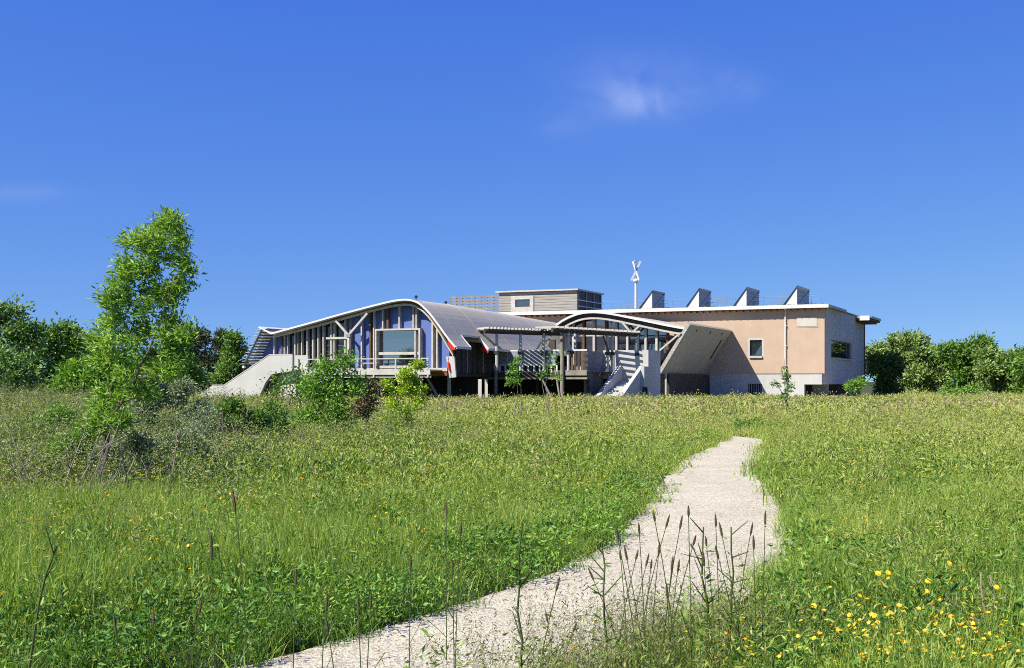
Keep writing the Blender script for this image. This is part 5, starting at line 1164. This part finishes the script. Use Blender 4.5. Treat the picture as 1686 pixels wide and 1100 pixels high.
ORD = 'leftmost second third fourth fifth sixth seventh eighth ninth tenth eleventh twelfth thirteenth fourteenth fifteenth sixteenth seventeenth eighteenth nineteenth twentieth twenty-first twenty-second twenty-third twenty-fourth twenty-fifth twenty-sixth twenty-seventh twenty-eighth'.split()
def place(xs, i):
    j = sorted(xs).index(xs[i]); return 'leftmost of its row' if j == 0 else 'rightmost of its row' if j == len(xs)-1 else ORD[j]+' from the left'
GL = 'grass stalk with dark seed head before the pale path, '
SP = ((935, 110), (1010, 150), (1100, 160), (1155, 80), (1330, 145), (1370, 205), (1185, 265), (1555, 200), (1650, 130), (835, 190), (700, 240), (535, 490), (410, 830), (1045, 430), (1085, 440), (715, 360), (755, 360), (880, 400), (815, 360), (1575, 290), (1255, 400), (1270, 270), (1345, 350), (300, 560), (910, 420), (960, 330), (1015, 600), (240, 760))
for i, (x, y) in enumerate(SP):
    px, py = 840+x/3.93, 820+y/3.93; Yd = 5.6+1.0*((i*37) % 10)/10
    stalk(px, py+8, Yd, .075 if i % 3 else .055, 200+i, GL+place([q[0] for q in SP], i), 'seed-headed stalks before the path', lean=(((i*53) % 11)-5)*.026, hr=.0062)
GB = 'brown seed head rising above the grass left of the path, '
BP = ((387, 838, 6.4), (348, 915, 6.0), (735, 848, 6.8), (676, 935, 6.2), (758, 880, 6.4), (745, 945, 6.0), (190, 1040, 5.2), (252, 1030, 5.2), (328, 1010, 5.6), (487, 960, 5.8), (540, 1040, 5.4), (590, 1010, 5.5), (610, 1000, 5.6), (537, 1000, 5.6))
for i, (px, py, Yd) in enumerate(BP):
    stalk(px, py, Yd, .13 if i < 2 else .085, 300+i, GB+place([q[0] for q in BP], i), 'brown seed heads left of the path', lean=-.06+.03*(i % 5), hr=.0085 if i < 2 else .006)
def tall_weed(label, px, Yd, z_px, seed, n=9, mat='weed', bend=0.):
    r = np.random.default_rng(seed); b = at(px, Yd); H = EYE+(HY-z_px)*Yd/F-b.z; t = wthing('tall_weed', label, 'weed', b)
    wk_ = np.cumsum(r.normal(0, .012, 8)); wk_ -= np.linspace(wk_[0], wk_[-1]*.5, 8); P_ = [Vector((bend*s*s+wk_[i], r.normal(0, .008), H*s)) for i, s in enumerate(np.linspace(0, 1, 8))]
    mb = MB(); mb.path(P_, np.linspace(.0085, .0035, 8), 6)
    for j in range(n):
        s = r.uniform(.25, .97); q = P_[int(s*7)].lerp(P_[min(7, int(s*7)+1)], s*7-int(s*7)); sg = r.choice([-1, 1]); e = q+Vector((sg*r.uniform(.02, .10), r.normal(0, .04), r.uniform(.0, .13))); mb.tube(q, e, .004, .002, 4)
    wpart('stem', mb, 'stem', t)
    m_ = n*3; c = np.array([P_[int((.15+.8*(j/m_))*7)] for j in range(m_)])+r.normal(0, .025, (m_, 3)); d = np.stack([r.choice([-1., 1.], m_), r.normal(0, .4, m_), r.uniform(.1, .9, m_)], 1)
    link('leaves', leaf_mesh('leaves', c+d*.02, d, .05, .011, 'shleaf', r, .2), t); return t
tall_weed('thick leafy weed stem standing in the middle of the foreground path edge', 998, 5.9, 893, 400, 10)
tall_weed('branching thistle-like weed right of the thick stem before the path', 1170, 6.1, 868, 401, 12, bend=-.03)
tall_weed('forked weed stem at bottom centre left of the thick stem', 868, 5.6, 862, 402, 8)
tall_weed('thin twiggy weed farthest right before the path', 1200, 6.3, 868, 403, 7)
tall_weed('reddish dock stem leaning at the lower left corner', 42, 5.4, 900, 404, 6, bend=.12)
DP = ((770, 487), (1030, 540), (1018, 607), (1470, 580), (290, 700), (1165, 425), (1180, 770), (705, 490))
def daisy(px, py, Yd, i):
    z = EYE+(HY-py)*Yd/F; x = gpx(px, Yd); gz = float(ground_h(x, Yd)); t = wthing('yellow_flower', 'round yellow daisy-like flower right of the path, '+place([q[0] for q in DP], i), 'flower', (x, Yd, gz), 'round yellow flowers right of the path'); r = np.random.default_rng(500+i)
    H = z-gz; mb = MB(); mb.path([Vector((0, 0, 0)), Vector((.01, 0, H*.5)), Vector((0, 0, H))], [.002, .0018, .0016], 5); wpart('stem', mb, 'stem', t)
    up_ = np.array([r.normal(0, .25), -.75, .8]); up_ /= np.linalg.norm(up_); s = np.cross(up_, [1, 0, 0]); s /= np.linalg.norm(s); tq = np.cross(up_, s); V, Fc = [], []
    for lay, (q, n) in enumerate(((.019, 18), (.013, 12))):
        for j in range(n):
            a = 2*math.pi*j/n+lay*.2; da = math.pi/n*.9; k = len(V); c = np.array([0, 0, H])+up_*(.002+.003*lay)
            V += [c, c+(s*math.cos(a-da)+tq*math.sin(a-da))*q*.8+up_*.004, c+(s*math.cos(a)+tq*math.sin(a))*q+up_*.003, c+(s*math.cos(a+da)+tq*math.sin(a+da))*q*.8+up_*.004]; Fc += [(k, k+1, k+2), (k, k+2, k+3)]
    link('petals', np_mesh('petals', np.array(V), np.array(Fc), M['petal']), t)
for i, (x, y) in enumerate(DP):
    daisy(1266+x/3.93, 820+y/3.93, 7.0, i)
